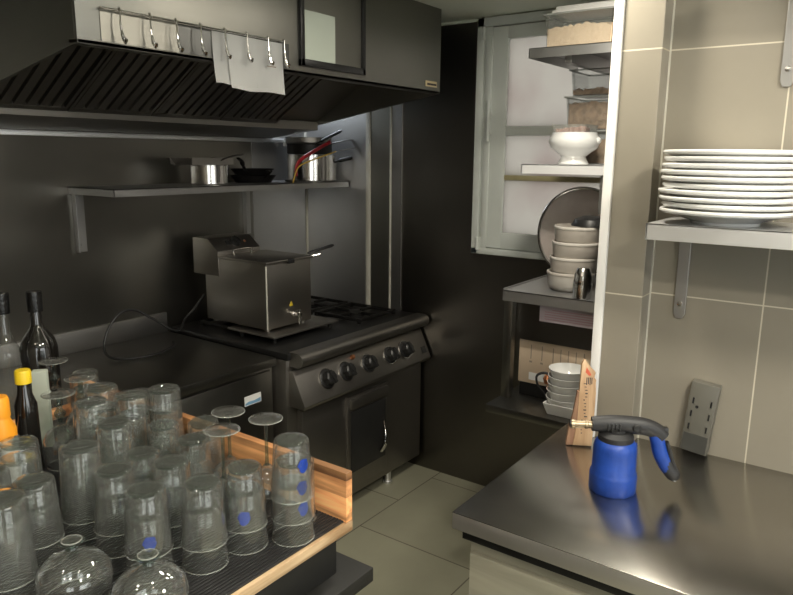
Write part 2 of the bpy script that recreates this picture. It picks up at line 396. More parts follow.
# ceiling moulding line over the window wall
structure(MB().box(WX-.012, WX, 1.66, WY, CZ-.012, CZ, .002).build('trim_8', M['ceiling']))

# window 1: frame, casement, glazing bars, frosted panes
mb = MB(); fx0, fx1 = WX-.03, WX+.02
mb.box(fx0, fx1, WY1-.035, WY1, WZ0, WZ1, .003); mb.box(fx0, fx1, WY0, WY0+.035, WZ0, WZ1, .003)
mb.box(fx0, fx1, WY0, WY1, WZ0, WZ0+.03, .003); mb.box(fx0, fx1, WY0, WY1, WZ1-.04, WZ1, .003)
mb.box(WX+.03, WX+.10, WY0, WY1, WZ0, WZ0+.05); mb.box(WX+.03, WX+.10, WY0, WY1, WZ1-.06, WZ1); mb.box(WX+.03, WX+.10, WY0, WY0+.06, WZ0, WZ1); mb.box(WX+.03, WX+.10, WY1-.06, WY1, WZ0, WZ1)
win = structure(mb.build('window_1', M['win_paint']))
cy0, cy1, cz0, cz1 = WY0+.04, WY1-.039, WZ0+.033, WZ1-.043
sx0, sx1 = WX-.022, WX+.028
mb = MB()
mb.box(sx0, sx1, cy1-.115, cy1, cz0, cz1, .004); mb.box(sx0-.008, sx1, cy1-.04, cy1-.012, cz0, cz1, .004)
mb.box(sx0, sx1, cy0, cy0+.1, cz0, cz1, .004)
mb.box(sx0+.001, sx1+.001, cy0+.002, cy1-.002, cz0, cz0+.075, .003); mb.box(sx0+.001, sx1+.001, cy0+.002, cy1-.002, cz1-.055, cz1, .003)
mb.box(sx0+.004, sx1-.002, cy0+.05, cy1-.05, 1.745, 1.785, .004)
structure(mb.build('casement', M['win_paint'], win))
structure(MB().box(sx0+.008, sx1, cy0+.1, cy1-.115, 1.545, 1.568, .003).build('glazing_bar', M['putty'], win))
structure(MB().box(sx0+.014, sx0+.018, cy0+.09, cy1-.105, cz0+.07, cz1-.05).build('window_pane', M['frost'], win, smooth=False))
mb = MB()
mb.box(sx0-.02, sx0, cy1-.05, cy1-.03, 1.75, 1.84, .006); mb.cyl((sx0-.025, cy1-.04, 1.72), (sx0-.025, cy1-.04, 1.9), .008, 12)
structure(mb.build('window_handle', M['win_paint'], win))
mb = MB()
for z in (WZ0+.05, WZ1-.07): mb.cyl((sx0-.012, cy1+.003, z-.03), (sx0-.012, cy1+.003, z+.03), .009, 12); mb.box(sx0-.006, sx0, cy1-.04, cy1, z-.03, z+.03, .002)
structure(mb.build('hinge', M['win_paint'], win))

# ------------------------------------------------------------------ extractor hood
HX0, HX1, HY0, HZF, HZB = .998, 2.66, 1.69, 1.915, 1.765
hood = thing('extractor_hood', (HX0, WY, HZB), 'large dull steel extractor hood over the range and fryer', 'extractor hood')
def at(o, x, y, z): return (x-o.location.x, y-o.location.y, z-o.location.z)
def W(o):   # world-space child offset
    return (-o.location.x, -o.location.y, -o.location.z)
t = .012
mb = MB(); mb.box(HX0, HX1, HY0, HY0+t, HZF, CZ-.001, .002); mb.box(HX0, HX1, HY0, HY0+.04, HZF, HZF+.012, .002)
mb.build('front_panel', M['steel_hood'], hood, loc=W(hood))
for x in (HX0, HX1-t):
    MB().prism([(HY0+t, HZF), (HY0+t, CZ-.001), (WY-.002, CZ-.001), (WY-.002, HZB-.03)], 0, x, x+t).build('side_panel', M['steel_hood'], hood, smooth=False, loc=W(hood))
# baffle filters: steep ribbed panels rising from the rear gutter to behind the front panel
nfil = 4; fx = HX0+.02; fw = (HX1-.30-fx)/nfil
ya, za, yb, zb2 = 2.40, HZB+.048, 1.80, HZB+.048+.36
fn = Vector((0, -(zb2-za), -(ya-yb))).normalized()     # outward (downward) normal
def FP(u, d):   # u along the slope 0..1, d out of the plane
    return (ya+(yb-ya)*u+fn.y*d, za+(zb2-za)*u+fn.z*d)
for k in range(nfil):
    mb = MB(); a = fx+k*fw; bb = a+fw-.006
    mb.prism([FP(0, 0), FP(0, -.004), FP(1, -.004), FP(1, 0)], 0, a, bb)
    for u0, u1 in ((0, .03), (.97, 1)): mb.prism([FP(u0, .026), FP(u0, 0), FP(u1, 0), FP(u1, .026)], 0, a, bb)
    for (xa, xb) in ((a, a+.012), (bb-.012, bb)): mb.prism([FP(0, .026), FP(0, 0), FP(1, 0), FP(1, .026)], 0, xa, xb)
    nb = 7
    for i in range(nb):
        x = a+.016+i*(fw-.036)/nb
        mb.prism([FP(.03, .024), FP(.03, .004), FP(.97, .004), FP(.97, .024)], 0, x, x+.030)
    mb.build('baffle_filter', M['steel_range'], hood, smooth=False, loc=W(hood))
mb = MB(); mb.prism([FP(0, .0), FP(0, -.006), FP(1, -.006), FP(1, 0)], 0, HX1-.30, HX1-t)
mb.build('sloping_panel', M['steel_range'], hood, smooth=False, loc=W(hood))
mb = MB(); mb.prism([(2.395, HZB+.046), (2.395, HZB+.006), (WY-.03, HZB-.03), (WY-.004, HZB-.03), (WY-.004, HZB-.022), (2.405, HZB+.014), (2.405, HZB+.046)], 0, HX0+t, HX1-t)
mb.build('grease_gutter', M['steel_range'], hood, smooth=False, loc=W(hood))
mb = MB(); mb.box(HX0+.0, HX1+.12, WY-.03, WY-.006, HZB-.052, HZB-.032, .002); mb.box(HX1+.08, HX1+.10, WY-.045, WY-.02, HZB-.07, HZB-.03, .002)
mb.build('wall_rail', M['steel_shelf'], hood, loc=W(hood))
# hook rail on the hood face
yy = HY0-.018
rail = thing('hook_rail', (1.08, HY0, 1.99), 'thin metal rail with eight hooks fixed across the hood face', 'hook rail')
def hood_pt(px, py): # a point on the hood face plane
    d = fwd*f + r2*(px-396.5) - u2*(py-297.5); tt = (HY0-.018)/d.y; return Vector((0, 0, 1.65))+d*tt
pA, pB = hood_pt(100, 9.5), hood_pt(284, 40)
zr = (pA.z+pB.z)/2
mb = MB(); mb.cyl((pA.x, yy, zr), (pB.x, yy, zr), .0028, 10)
for x in (pA.x+.01, pB.x-.01, (pA.x+pB.x)/2): mb.cyl((x, yy, zr), (x, HY0, zr), .003, 8)
mb.build('rail_bar', M['steel_shiny'], rail, loc=W(rail))
hx = [hood_pt(p, 30).x for p in (120, 150, 176, 200, 224, 246, 267, 283)]
for i, x in enumerate(hx):
    mb = MB()
    mb.tube(spline([(x, yy-.004, zr+.004), (x, yy, zr+.0075), (x, yy+.004, zr+.002)], 5), .0022, 6)
    mb.tube(spline([(x, yy-.004, zr+.004), (x-.002, yy-.007, zr-.03), (x, yy-.008, zr-.055), (x+.002, yy-.010, zr-.068)], 5), [.0022]*5+[.0027]*5+[.0045]*5+[.0065], 8)
    mb.tube(spline([(x+.002, yy-.010, zr-.066), (x+.003, yy-.012, zr-.074), (x+.001, yy-.020, zr-.078), (x-.001, yy-.026, zr-.071)], 5), .0045, 8)
    mb.build('hook', M['steel_shiny'], rail, loc=W(rail))
# thin plate behind the rail
a0 = hood_pt(103, 12); b0 = hood_pt(292, 40)
MB().box(a0.x, hood_pt(181,20).x, HY0-.0035, HY0-.0005, HZF+.012, zr+.004).build('pale_plate', M['steel_hood'], hood, smooth=False, loc=W(hood))
MB().box(hood_pt(181,20).x, b0.x, HY0-.0035, HY0-.0005, HZF+.012, zr-.001).build('dark_plate', M['sheet_plate'], hood, smooth=False, loc=W(hood))
# papers hanging from the rail
def sheet(x0, x1, z0, z1, y, seed, skew=0, n=14):
    t_ = bmesh.new(); rnd = random.Random(seed); ph = rnd.random()*6
    g = [[None]*(n+1) for _ in range(n+1)]
    for i in range(n+1):
        for j in range(n+1):
            u, v = i/n, j/n
            g[i][j] = t_.verts.new((x0+(x1-x0)*u+skew*v, y-.0015*sin(u*7+ph)-(1-v)**2*.007*(1+sin(u*5+ph)), z0+(z1-z0)*v+.002*sin(u*9+ph)*(1-v)))
    for i in range(n):
        for j in range(n): t_.faces.new((g[i][j], g[i+1][j], g[i+1][j+1], g[i][j+1]))
    bmesh.ops.solidify(t_, geom=t_.faces[:], thickness=.0004)
    m = MB(); m._merge(t_); return m
px0, px1 = hood_pt(215, 50).x, hood_pt(284, 50).x; pm = hood_pt(229, 50).x
zt = zr-.004; zb = hood_pt(262, 92).z
p1 = sheet(px0, pm+.12, zb+.012, zt, HY0-.0050, 1).build('paper_sheet', M['paper'])
tag(p1, 'white paper sheet at the left of the pair pinned under the hood hooks', 'paper', 'papers hanging on the hood')
p2 = sheet(pm, px1, zb, zt-.001, HY0-.0095, 3, 0).build('paper_sheet', M['paper'])
tag(p2, 'creased white paper sheet in front, lower and further right on the hood hooks', 'paper', 'papers hanging on the hood')
o = MB().box(hood_pt(268,66).x, hood_pt(277,66).x, HY0-.0135, HY0-.013, hood_pt(270,66).z-.002, hood_pt(270,66).z+.001).build('scribble', M['ink_grey'], p2, smooth=False)
# framed notice holder on the hood
fa, fb = hood_pt(302, 30).x, hood_pt(367, 30).x
zt_, zb_ = CZ-.025, hood_pt(302, 65).z
fr_ = thing('notice_frame', (fa, HY0, zb_), 'black framed holder on the hood face beside the hanging papers', 'frame')
mb = MB(); e = .019; y0, y1 = HY0-.014, HY0
mb.box(fa, fa+e, y0, y1, zb_, zt_, .002); mb.box(fb-e, fb, y0, y1, zb_, zt_, .002); mb.box(fa, fb, y0, y1, zb_, zb_+e+.004, .002); mb.box(fa, fb, y0, y1, zt_-e, zt_, .002)
mb.build('frame_border', M['black_metal'], fr_, loc=W(fr_))
MB().box(fa+e, fb-e, HY0-.005, HY0-.001, zb_+e, zt_-e).build('backing', M['steel_hood'], fr_, smooth=False, loc=W(fr_))
MB().box(fa+e+.002, fa+e+.002+(fb-fa)*.46, HY0-.0065, HY0-.0052, zb_+e+.004, hood_pt(303, 8).z).build('notice_sheet', M['paper_grey'], fr_, smooth=False, loc=W(fr_))
# sticker
s0 = hood_pt(429, 80); s1 = hood_pt(440, 88)
st = MB().box(s0.x, s1.x, HY0-.0015, HY0-.0003, s1.z+.002, s0.z).build('sticker', M['sticker'], smooth=False)
tag(st, 'small tan sticker on the lower right corner of the hood face', 'sticker')
MB().box(s0.x+.012, s1.x-.004, HY0-.0019, HY0-.0015, s1.z+.008, s1.z+.016).build('print', M['ink'], st, smooth=False)

# ------------------------------------------------------------------ range
RX0, RX1, RY0, RZ = 1.965, 2.925, 1.97, .85
rg = thing('kitchen_range', (RX0, RY0, 0), 'wide steel kitchen range with five black knobs and an oven', 'range')
mb = MB(); mb.box(RX0, RX1, RY0, WY-.02, .06, RZ-.03, .003)
mb.build('body', M['steel_range'], rg, loc=W(rg))
MB().box(RX0, RX1, RY0-.01, WY-.02, RZ-.03, RZ, .004).build('hob_top', M['black_metal'], rg, loc=W(rg))
# round nosed handrail on the front
prof = []
cyr, czr, rr = RY0-.045, .822, .031
for i in range(13):
    a = pi/2 + pi*i/12
    prof.append((cyr+rr*cos(a), czr+rr*sin(a)))
prof = [(RY0, czr+rr)] + prof + [(RY0, czr-rr)]
MB().prism(prof, 0, RX0+.02, RX1).build('front_rail', M['steel_range'], rg, loc=W(rg), ang=50)
# slanted control panel, proud at its foot
MB().prism([(RY0, .775), (RY0-.022, .775), (RY0-.090, .632), (RY0-.085, .618), (RY0, .618)], 0, RX0+.015, RX1, bev=.002).build('control_panel', M['steel_range'], rg, loc=W(rg))
pn = Vector((0, -(.785-.632), -.047)).normalized()   # outward normal of the slanted panel
pn = Vector((0, -.143, .068)).normalized()
def panel_pt(x, z):
    k = (.775-z)/.143; return Vector((x, RY0-.022-.068*k, z))
q = pn.to_track_quat('Z', 'Y').to_matrix().to_4x4()
for x in (2.152, 2.282, 2.440, 2.609, 2.735):
    c = panel_pt(x, .706)
    mb = MB(); mb.lathe([(0, 0), (.042, 0), (.042, .006), (.036, .010), (.0, .010)], 28, Matrix.Translation(c) @ q)
    k = mb.build('knob', M['black_plastic'], rg, loc=W(rg))
    mb = MB(); mb.lathe([(0, .010), (.031, .010), (.032, .022), (.029, .038), (.023, .043), (0, .043)], 24, Matrix.Translation(c) @ q, wob=lambda a, z: 1+.05*cos(8*a))
    mb.box(-.0065, .0065, -.030, .030, .03, .051, .002, M=Matrix.Translation(c) @ q @ Matrix.Rotation(.3, 4, 'Z'))
    mb.build('knob_grip', M['black_plastic'], k)
    mb = MB(); mb.lathe([(.0425, .001), (.045, .001), (.045, .005), (.0425, .005)], 28, Matrix.Translation(c) @ q, closed=True)
    mb.build('knob_bezel', M['steel_shiny'], k)
c = panel_pt(2.352, .752); mb = MB(); mb.lathe([(0, 0), (.012, 0), (.010, .012), (0, .014)], 16, Matrix.Translation(c) @ q); mb.build('igniter_button', M['copper'], rg, loc=W(rg))
c = panel_pt(2.885, .675); mb = MB(); mb.box(-.018, .018, -.018, .018, 0, .003, .001, M=Matrix.Translation(c) @ q); mb.build('badge', M['black_plastic'], rg, loc=W(rg))
# oven door with tall recessed grip plate
dr = MB().box(RX0+.055, RX1-.005, RY0-.035, RY0-.002, .075, .592, .006).build('oven_door', M['steel_range'], rg, loc=W(rg))
mb = MB(); hx0, hx1 = 2.30, 2.605
mb.box(hx0, hx1, RY0-.050, RY0-.034, .12, .575, .006); mb.build('door_plate', M['steel_range'], dr)
mb = MB(); mb.box(hx0+.012, hx1-.012, RY0-.066, RY0-.049, .515, .562, .006)
mb.build('door_lip', M['steel_range'], dr)
MB().box(hx0+.02, hx1-.02, RY0-.0535, RY0-.0495, .20, .50, .0015).build('door_glass', M['black_plastic'], dr)
mb = MB(); mb.tube(spline([(hx1-.035, RY0-.054, .38), (hx1-.045, RY0-.072, .33), (hx1-.055, RY0-.078, .28), (hx1-.06, RY0-.056, .235)], 5), [.004]*5+[.008]*5+[.011]*5+[.009], 10); mb.build('door_latch', M['steel_shiny'], dr)
for x, y in ((RX0+.06, RY0+.02), (2.68, RY0-.008), (RX0+.06, 2.68), (RX1-.06, 2.68)):
    mb = MB(); mb.cyl((x, y+.01, 0), (x, y+.01, .07), .017, 14, bev=.003); mb.cyl((x, y+.01, 0), (x, y+.01, .012), .024, 14); mb.build('leg', M['steel_shelf'], rg, loc=W(rg))
MB().box(RX0+.03, RX1-.03, RY0+.05, 2.68, .04, .062).build('plinth', M['black_metal'], rg, loc=W(rg))
# pan supports on the hob: things one could lift away
gi = 0
for (gx, gy, lab) in ((2.22, 2.50, 'black pan support under the back of the fryer'), (2.70, 2.20, 'black cast grid on the front right burner of the range'), (2.70, 2.52, 'black cast grid on the back right burner of the range')):
    g = thing('pan_support', (gx, gy, RZ), lab, 'burner grate', 'burner grates')
    mb = MB(); h = .024; a = .14
    for s in (-1, 1):
        mb.box(-a, a, s*a-.006, s*a+.006, .0+.008, h, .002); mb.box(s*a-.006, s*a+.006, -a, a, .008, h, .002)
        mb.box(s*.04 if s > 0 else -a, a if s > 0 else -.04, -.005, .005, .008, h, .002); mb.box(-.005, .005, s*.04 if s > 0 else -a, a if s > 0 else -.04, .008, h, .002)
        for s2 in (-1, 1): mb.box(s*a-.008, s*a+.008, s2*a-.008, s2*a+.008, 0, h, .002)
    mb.build('grid', M['iron'], g)
    mb = MB(); mb.lathe([(0, 0), (.05, 0), (.05, .008), (.036, .010), (.036, .017), (0, .018)], 24); mb.build('burner', M['iron'], g)

# oven tray the fryer stands on
ft = thing('griddle_plate', (2.02, 2.09, RZ), 'flat shiny steel plate on the range under the front of the fryer', 'plate')
mb = MB(); mb.box(2.03, 2.45, 2.10, 2.40, RZ+.0245, RZ+.0345, .003); mb.build('plate', M['steel_range'], ft, loc=W(ft))
mb = MB()
for x in (2.06, 2.42):
    for y in (2.13, 2.335): mb.cyl((x, y, RZ), (x, y, RZ+.026), .010, 10)
mb.build('feet', M['iron'], ft, loc=W(ft))

# ------------------------------------------------------------------ fryer
FZ = RZ+.035
fx0, fx1, fy0, fy1, fh = 2.062, 2.345, 2.175, 2.575, .302
fry = thing('deep_fryer', (fx0, fy0, FZ), 'boxy steel table fryer with a drain tap standing on the range', 'deep fryer')
mb = MB(); mb.box(fx0, fx1, fy0, fy1, FZ+.012, FZ+fh, .004)
for x in (fx0+.03, fx1-.03):
    for y in (fy0+.03, fy1-.03): mb.cyl((x, y, FZ-.0), (x, y, FZ+.014), .014, 12)
mb.build('housing', M['steel_fryer'], fry, loc=W(fry))
MB().box(fx0-.0015, fx0+.004, fy0-.0035, fy0+.003, FZ+.014, FZ+fh-.008, .001).build('corner_strip', M['trim_light'], fry, loc=W(fry))
mb = MB(); mb.box(fx0-.008, fx1+.008, fy0-.012, fy1-.10, FZ+fh, FZ+fh+.012, .003)
lid = mb.build('lid', M['steel_fryer'], fry, loc=W(fry))
mb = MB(); mb.tube(spline([(fx0+.06, 2.44, FZ+fh+.012), (fx0+.06, 2.44, FZ+fh+.035), (fx0+.16, 2.44, FZ+fh+.035), (fx0+.16, 2.44, FZ+fh+.012)], 6), .004, 8); mb.build('lid_handle', M['steel_shiny'], lid)
mb = MB(); mb.prism([(fy1-.10, FZ+.22), (fy1-.10, FZ+fh+.030), (fy1-.03, FZ+fh+.085), (fy1+.075, FZ+fh+.085), (fy1+.075, FZ+.22)], 0, fx0-.005, fx1-.03, bev=.003)
hd = mb.build('control_head', M['steel_fryer'], fry, loc=W(fry))
nn = Vector((0, -.055, .07)).normalized(); qq = Matrix.Translation((fx0+.13, fy1-.062, FZ+fh+.0595)) @ nn.to_track_quat('Z', 'Y').to_matrix().to_4x4()
mb = MB(); mb.lathe([(0, 0), (.026, 0), (.022, .018), (0, .02)], 24, qq); mb.box(-.004, .004, -.02, .02, .016, .026, .002, M=qq); mb.build('thermostat_knob', M['black_plastic'], hd)
mb = MB(); mb.box(-.055, -.035, -.012, .012, 0, .006, .001, M=qq); mb.build('switch', M['black_plastic'], hd)
MB().lathe([(0, 0), (.006, 0), (.005, .004), (0, .005)], 10, qq @ Matrix.Translation((.06, 0, 0))).build('pilot_light', M['copper'], hd)
# basket handle
mb = MB()
mb.tube([(fx0+.235, fy0+.03, FZ+fh+.004), (fx0+.30, fy0-.02, FZ+fh+.012), (fx0+.315, fy0-.03, FZ+fh+.016)], .004, 8)
hb = mb.build('basket_handle', M['steel_shiny'], fry, loc=W(fry))
mb = MB(); p0 = Vector((fx0+.27, fy0+.005, FZ+fh+.022)); p1_ = Vector((fx0+.40, fy0-.035, FZ+fh+.050))
mb.tube([p0, p0.lerp(p1_, .1), p0.lerp(p1_, .5), p0.lerp(p1_, .9), p1_], [.006, .010, .009, .011, .008], 12, flat=(1, .7)); mb.build('grip', M['black_plastic'], hb)
MB().box(fx0+.125, fx0+.16, fy0-.018, fy0-.003, FZ+fh-.008, FZ+fh+.012, .002).build('lid_clip', M['black_plastic'], fry, loc=W(fry))
# tap
tx, tz = fx0+.155, FZ+.062
mb = MB(); mb.cyl((tx, fy0, tz), (tx, fy0-.045, tz), .009, 14); mb.cyl((tx, fy0-.012, tz), (tx, fy0-.020, tz), .014, 6)
mb.lathe([(0, -.042), (.008, -.042), (.008, -.012), (.012, -.008), (.012, .010), (0, .012)], 14, Matrix.Translation((tx, fy0-.045, tz)))
tp = mb.build('drain_tap', M['steel_shiny'], fry, loc=W(fry))
mb = MB(); mb.cyl((tx, fy0-.045, tz+.010), (tx, fy0-.045, tz+.022), .005, 10); mb.box(tx-.035, tx+.005, fy0-.050, fy0-.040, tz+.018, tz+.024, .002); mb.build('tap_lever', M['steel_shiny'], tp)
MB().prism([(tx-.016, FZ+.098), (tx+.006, FZ+.098), (tx-.005, FZ+.122)], 1, fy0-.0012, fy0-.0002).build('warning_label', M['warn'], fry, smooth=False, loc=W(fry))

# ------------------------------------------------------------------ prep counter left of the range
PX0, PX1, PY0, PZ = .35, 1.955, 2.025, .83
pc = thing('prep_counter', (PX1, PY0, 0), 'dark steel prep counter left of the range with upstand', 'counter')
MB().box(PX0, PX1, PY0-.012, WY-.004, PZ-.035, PZ, .003).build('countertop', M['steel_prep'], pc, loc=W(pc))
MB().box(PX0, PX1-.005, WY-.025, WY-.004, PZ, PZ+.092, .002).build('upstand', M['steel_mid'], pc, loc=W(pc))
MB().box(PX0, PX1-.004, PY0+.012, WY-.01, .12, PZ-.035, .002).build('carcass', M['steel_prep'], pc, loc=W(pc))
for i in range(3):
    a = PX1-.02-(i+1)*.52; d_ = MB().box(a, a+.515, PY0-.006, PY0+.012, .14, PZ-.05, .003).build('door', M['steel_prep'], pc, loc=W(pc))
for x in (PX0+.06, PX1-.07):
    for y in (PY0+.06, 2.68): MB().cyl((x, y, 0), (x, y, .125), .02, 14).build('leg', M['steel_range'], pc, loc=W(pc))
lb = MB().box(1.78, 1.868, PY0-.0072, PY0-.0062, .665, .705).build('label', M['paper'], smooth=False)
tag(lb, 'small white and blue label on the front of the prep counter', 'label')
MB().prism([(1.783, .668), (1.865, .668), (1.865, .684), (1.83, .679), (1.80, .681), (1.783, .676)], 1, PY0-.0078, PY0-.0072).build('blue_band', M['label_blue'], lb, smooth=False)

# cable looping from the fryer over the prep counter
pts = [(2.09, 2.62, 1.00), (2.03, 2.66, .90), (1.985, 2.60, .868), (1.95, 2.58, .88), (1.90, 2.60, .95), (1.84, 2.62, .99), (1.77, 2.62, .985), (1.70, 2.60, .93), (1.655, 2.56, .86), (1.66, 2.48, .839), (1.78, 2.42, .838), (1.90, 2.46, .838), (1.93, 2.52, .839)]
cb = MB().tube([p+Vector((-.13*max(0, min(1, (2.05-p.x)/.15)), 0, 0)) for p in spline(pts, 8)], .0055, 8).build('power_cable', M['black_plastic'])
tag(cb, 'black power cable looping up from the prep counter beside the fryer', 'cable')

# ------------------------------------------------------------------ wall shelf with pans
SX0, SX1, SY0, SZ = 1.535, 2.93, 2.43, 1.515
sh = thing('wall_shelf', (SX0, WY, SZ), 'long thin steel wall shelf under the extractor hood', 'shelf')
mb = MB(); mb.box(SX0, SX1, SY0, WY-.001, SZ-.004, SZ); mb.box(SX0, SX1, SY0, SY0+.003, SZ-.03, SZ); mb.box(SX0, SX0+.003, SY0, WY-.001, SZ-.03, SZ); mb.box(SX1-.003, SX1, SY0, WY-.001, SZ-.03, SZ)
mb.build('shelf_board', M['steel_mid'], sh, smooth=False, loc=W(sh))
for x in (1.572, 2.485):
    mb = MB(); mb.box(x-.022, x+.022, WY-.006, WY-.001, SZ-.27, SZ-.004, .001); mb.box(x-.022, x+.022, SY0+.05, WY-.001, SZ-.010, SZ-.004, .001)
    mb.box(x-.026, x-.020, WY-.028, WY-.001, SZ-.27, SZ-.004, .001)
    for z in (-.04, -.24): mb.cyl((x, WY-.006, SZ+z), (x, WY-.010, SZ+z), .007, 8)
    mb.build('bracket', M['steel_mid'], sh, smooth=False, loc=W(sh))

def pan_handle(mb, p, q, r=.006, sag=.0, flat=(1, .6)):
    p, q = Vector(p), Vector(q)
    pts = [p, p.lerp(q, .3)+Vector((0, 0, sag)), p.lerp(q, .7)+Vector((0, 0, sag)), q]
    mb.tube(spline(pts, 5), r, 8, flat=flat)
# small saucepan left
def pot(name, x, y, r, h, mat, label, cat, group=None, rim=.003, base=SZ):
    o = thing(name, (x, y, base), label, cat, group)
    prof = [(0, 0), (r-.006, 0), (r, .006), (r, h-.002), (r+rim, h), (r+rim, h+.002), (r-.002, h+.001), (r-.002, .008), (r-.008, .004), (0, .004)]
    MB().lathe(prof, 40).build('pot_body', mat, o); return o
sp = pot('saucepan', 2.10, 2.56, .085, .085, M['steel_shiny'], 'small polished steel saucepan on the shelf, left of the dark pans', 'saucepan')
mb = MB(); hp5 = [on_plane(a, b, 1, c)-sp.location for a, b, c in ((217, 163, 2.51), (224, 159, 2.49), (233, 156, 2.47), (243, 154.5, 2.45))]; mb.tube(spline(hp5, 6), .0055, 8, flat=(1.6, .6)); mb.build('handle', M['steel_shiny'], sp)
t2 = thing('gastronorm_pan', (2.07, 2.57, SZ+.0875), 'shallow steel pan resting on top of the small saucepan', 'pan')
mb = MB(); a, b_ = .115, .075; 
mb.prism([(-a*.8, 0), (a*.8, 0), (a, .030), (a+.012, .030), (a+.012, .032), (a-.002, .032), (a*.8-.003, .003), (-a*.8+.003, .003), (-a+.002, .032), (-a-.012, .032), (-a-.012, .030), (-a, .030)], 1, -b_, b_)
mb.box(-a, a, -b_-.001, -b_+.001, .002, .031); mb.box(-a, a, b_-.001, b_+.001, .002, .031)
mb.build('pan_body', M['steel_range'], t2, smooth=False)
# frying pans
def frypan(x, y, z, r, h, ang, L, label, hm, hmat, tilt=.25):
    o = thing('frying_pan', (x, y, z), label, 'frying pan', 'frying pans on the shelf')
    MB().lathe([(0, 0), (r*.78, 0), (r, h), (r+.002, h), (r*.79, .003), (0, .003)], 40).build('pan_body', M['iron'], o)
    mb = MB(); dx, dy = cos(ang), sin(ang)
    P = lambda s, zz_: (dx*s, dy*s, zz_)
    mb.tube(spline([P(r*.97, h*.7), P(r+.04, h+.02), P(r+L*.5, h+.02+tilt*L*.5), P(r+L, h+.02+tilt*L)], 6), [.006]*6+[.008]*12+[.007], 8, flat=(1.4, .6)); mb.build('handle', hmat, o)
    return o
frypan(2.40, 2.60, SZ+.0005, .110, .035, R(-100), .02, 'dark frying pan lying on the shelf between saucepan and stockpot', 0, M['iron'], .1)
frypan(2.395, 2.60, SZ+.0375, .105, .03, R(-150), .10, 'second dark frying pan nested on the one between saucepan and stockpot', 0, M['iron'], .3)
# stockpot
sk = pot('stockpot', 2.79, 2.57, .130, .135, M['steel_shiny'], 'tall polished steel pot at the right end of the shelf', 'pot')
mb = MB(); hp = [on_plane(332, 163, 1, 2.46), on_plane(340, 160.5, 1, 2.44), on_plane(354, 157, 1, 2.42), on_plane(367, 153.5, 1, 2.40)]; hp = [p-sk.location for p in hp]; mb.tube(spline(hp, 6), [.006]*6+[.013]*12+[.008], 10, flat=(1.2, .8)); mb.build('handle', M['black_plastic'], sk)
mb = MB(); mb.tube([hp[-1], hp[-1].lerp(on_plane(378, 151.5, 1, 2.385)-sk.location, 1)], .004, 6); mb.build('hanging_ring', M['steel_shiny'], sk)
# pan on top of stockpot
p3 = pot('saute_pan', 2.775, 2.57, .118, .052, M['iron'], 'low dark saute pan stacked on top of the tall pot', 'pan', base=SZ+.138)
mb = MB(); hp3 = [on_plane(a, b, 1, c)-p3.location for a, b, c in ((322, 146.5, 2.47), (332, 143.5, 2.45), (346, 140.5, 2.42), (357, 139.5, 2.40))]; mb.tube(spline(hp3, 6), .007, 8, flat=(1.4, .6)); mb.build('handle', M['steel_shiny'], p3)
p4 = pot('small_pan', 2.77, 2.57, .121, .030, M['steel_range'], 'small steel pan crowning the stack over the tall pot, black handle raised', 'pan', base=SZ+.1925)
mb = MB(); hp4 = [on_plane(a, b, 1, c)-p4.location for a, b, c in ((314, 145, 2.47), (321, 141, 2.45), (332, 135.5, 2.42), (341, 131, 2.40))]; mb.tube(spline(hp4, 6), [.006]*6+[.014]*12+[.010], 8, flat=(1.4, .6)); mb.build('handle', M['black_plastic'], p4)
# red handled and yellow handled utensils hooked in front of the pot
def on_shelf(px, py, y): return on_plane(px, py, 1, y)
ladle = thing('skimmer', (2.33, 2.45, SZ), 'skimmer with a bent red handle leaning across the tall pot', 'skimmer')
a_ = [on_shelf(296, 176, 2.455), on_shelf(297, 165, 2.45), on_shelf(303, 158, 2.445), on_shelf(316, 150, 2.435), on_shelf(330, 142, 2.42)]
MB().tube(spline(a_, 6), .0075, 10, flat=(.7, 1.3)).build('handle', M['red_handle'], ladle, loc=W(ladle))
pe = a_[0]; MB().lathe([(0, 0), (.03, .004), (.038, .014), (.036, .014), (.028, .006), (0, .002)], 20, Matrix.Translation((pe.x-.01, 2.475, SZ+.0))).build('bowl', M['steel_range'], ladle, loc=W(ladle))
y2 = thing('wire_strainer', (2.34, 2.44, SZ), 'strainer with a thin yellow wire handle in front of the tall pot', 'strainer')
a_ = [on_shelf(293, 183, 2.445), on_shelf(296, 172, 2.44), on_shelf(301, 165, 2.44), on_shelf(318, 158, 2.42), on_shelf(336, 151.5, 2.40)]
MB().tube(spline(a_, 6), .0035, 8).build('handle', M['yellow_handle'], y2, loc=W(y2))
a2 = [on_shelf(336, 151.5, 2.40), on_shelf(352, 148.5, 2.39), on_shelf(371, 145, 2.38)]
MB().tube(spline(a2, 5), .0028, 8).build('wire_end', M['steel_shiny'], y2, loc=W(y2))

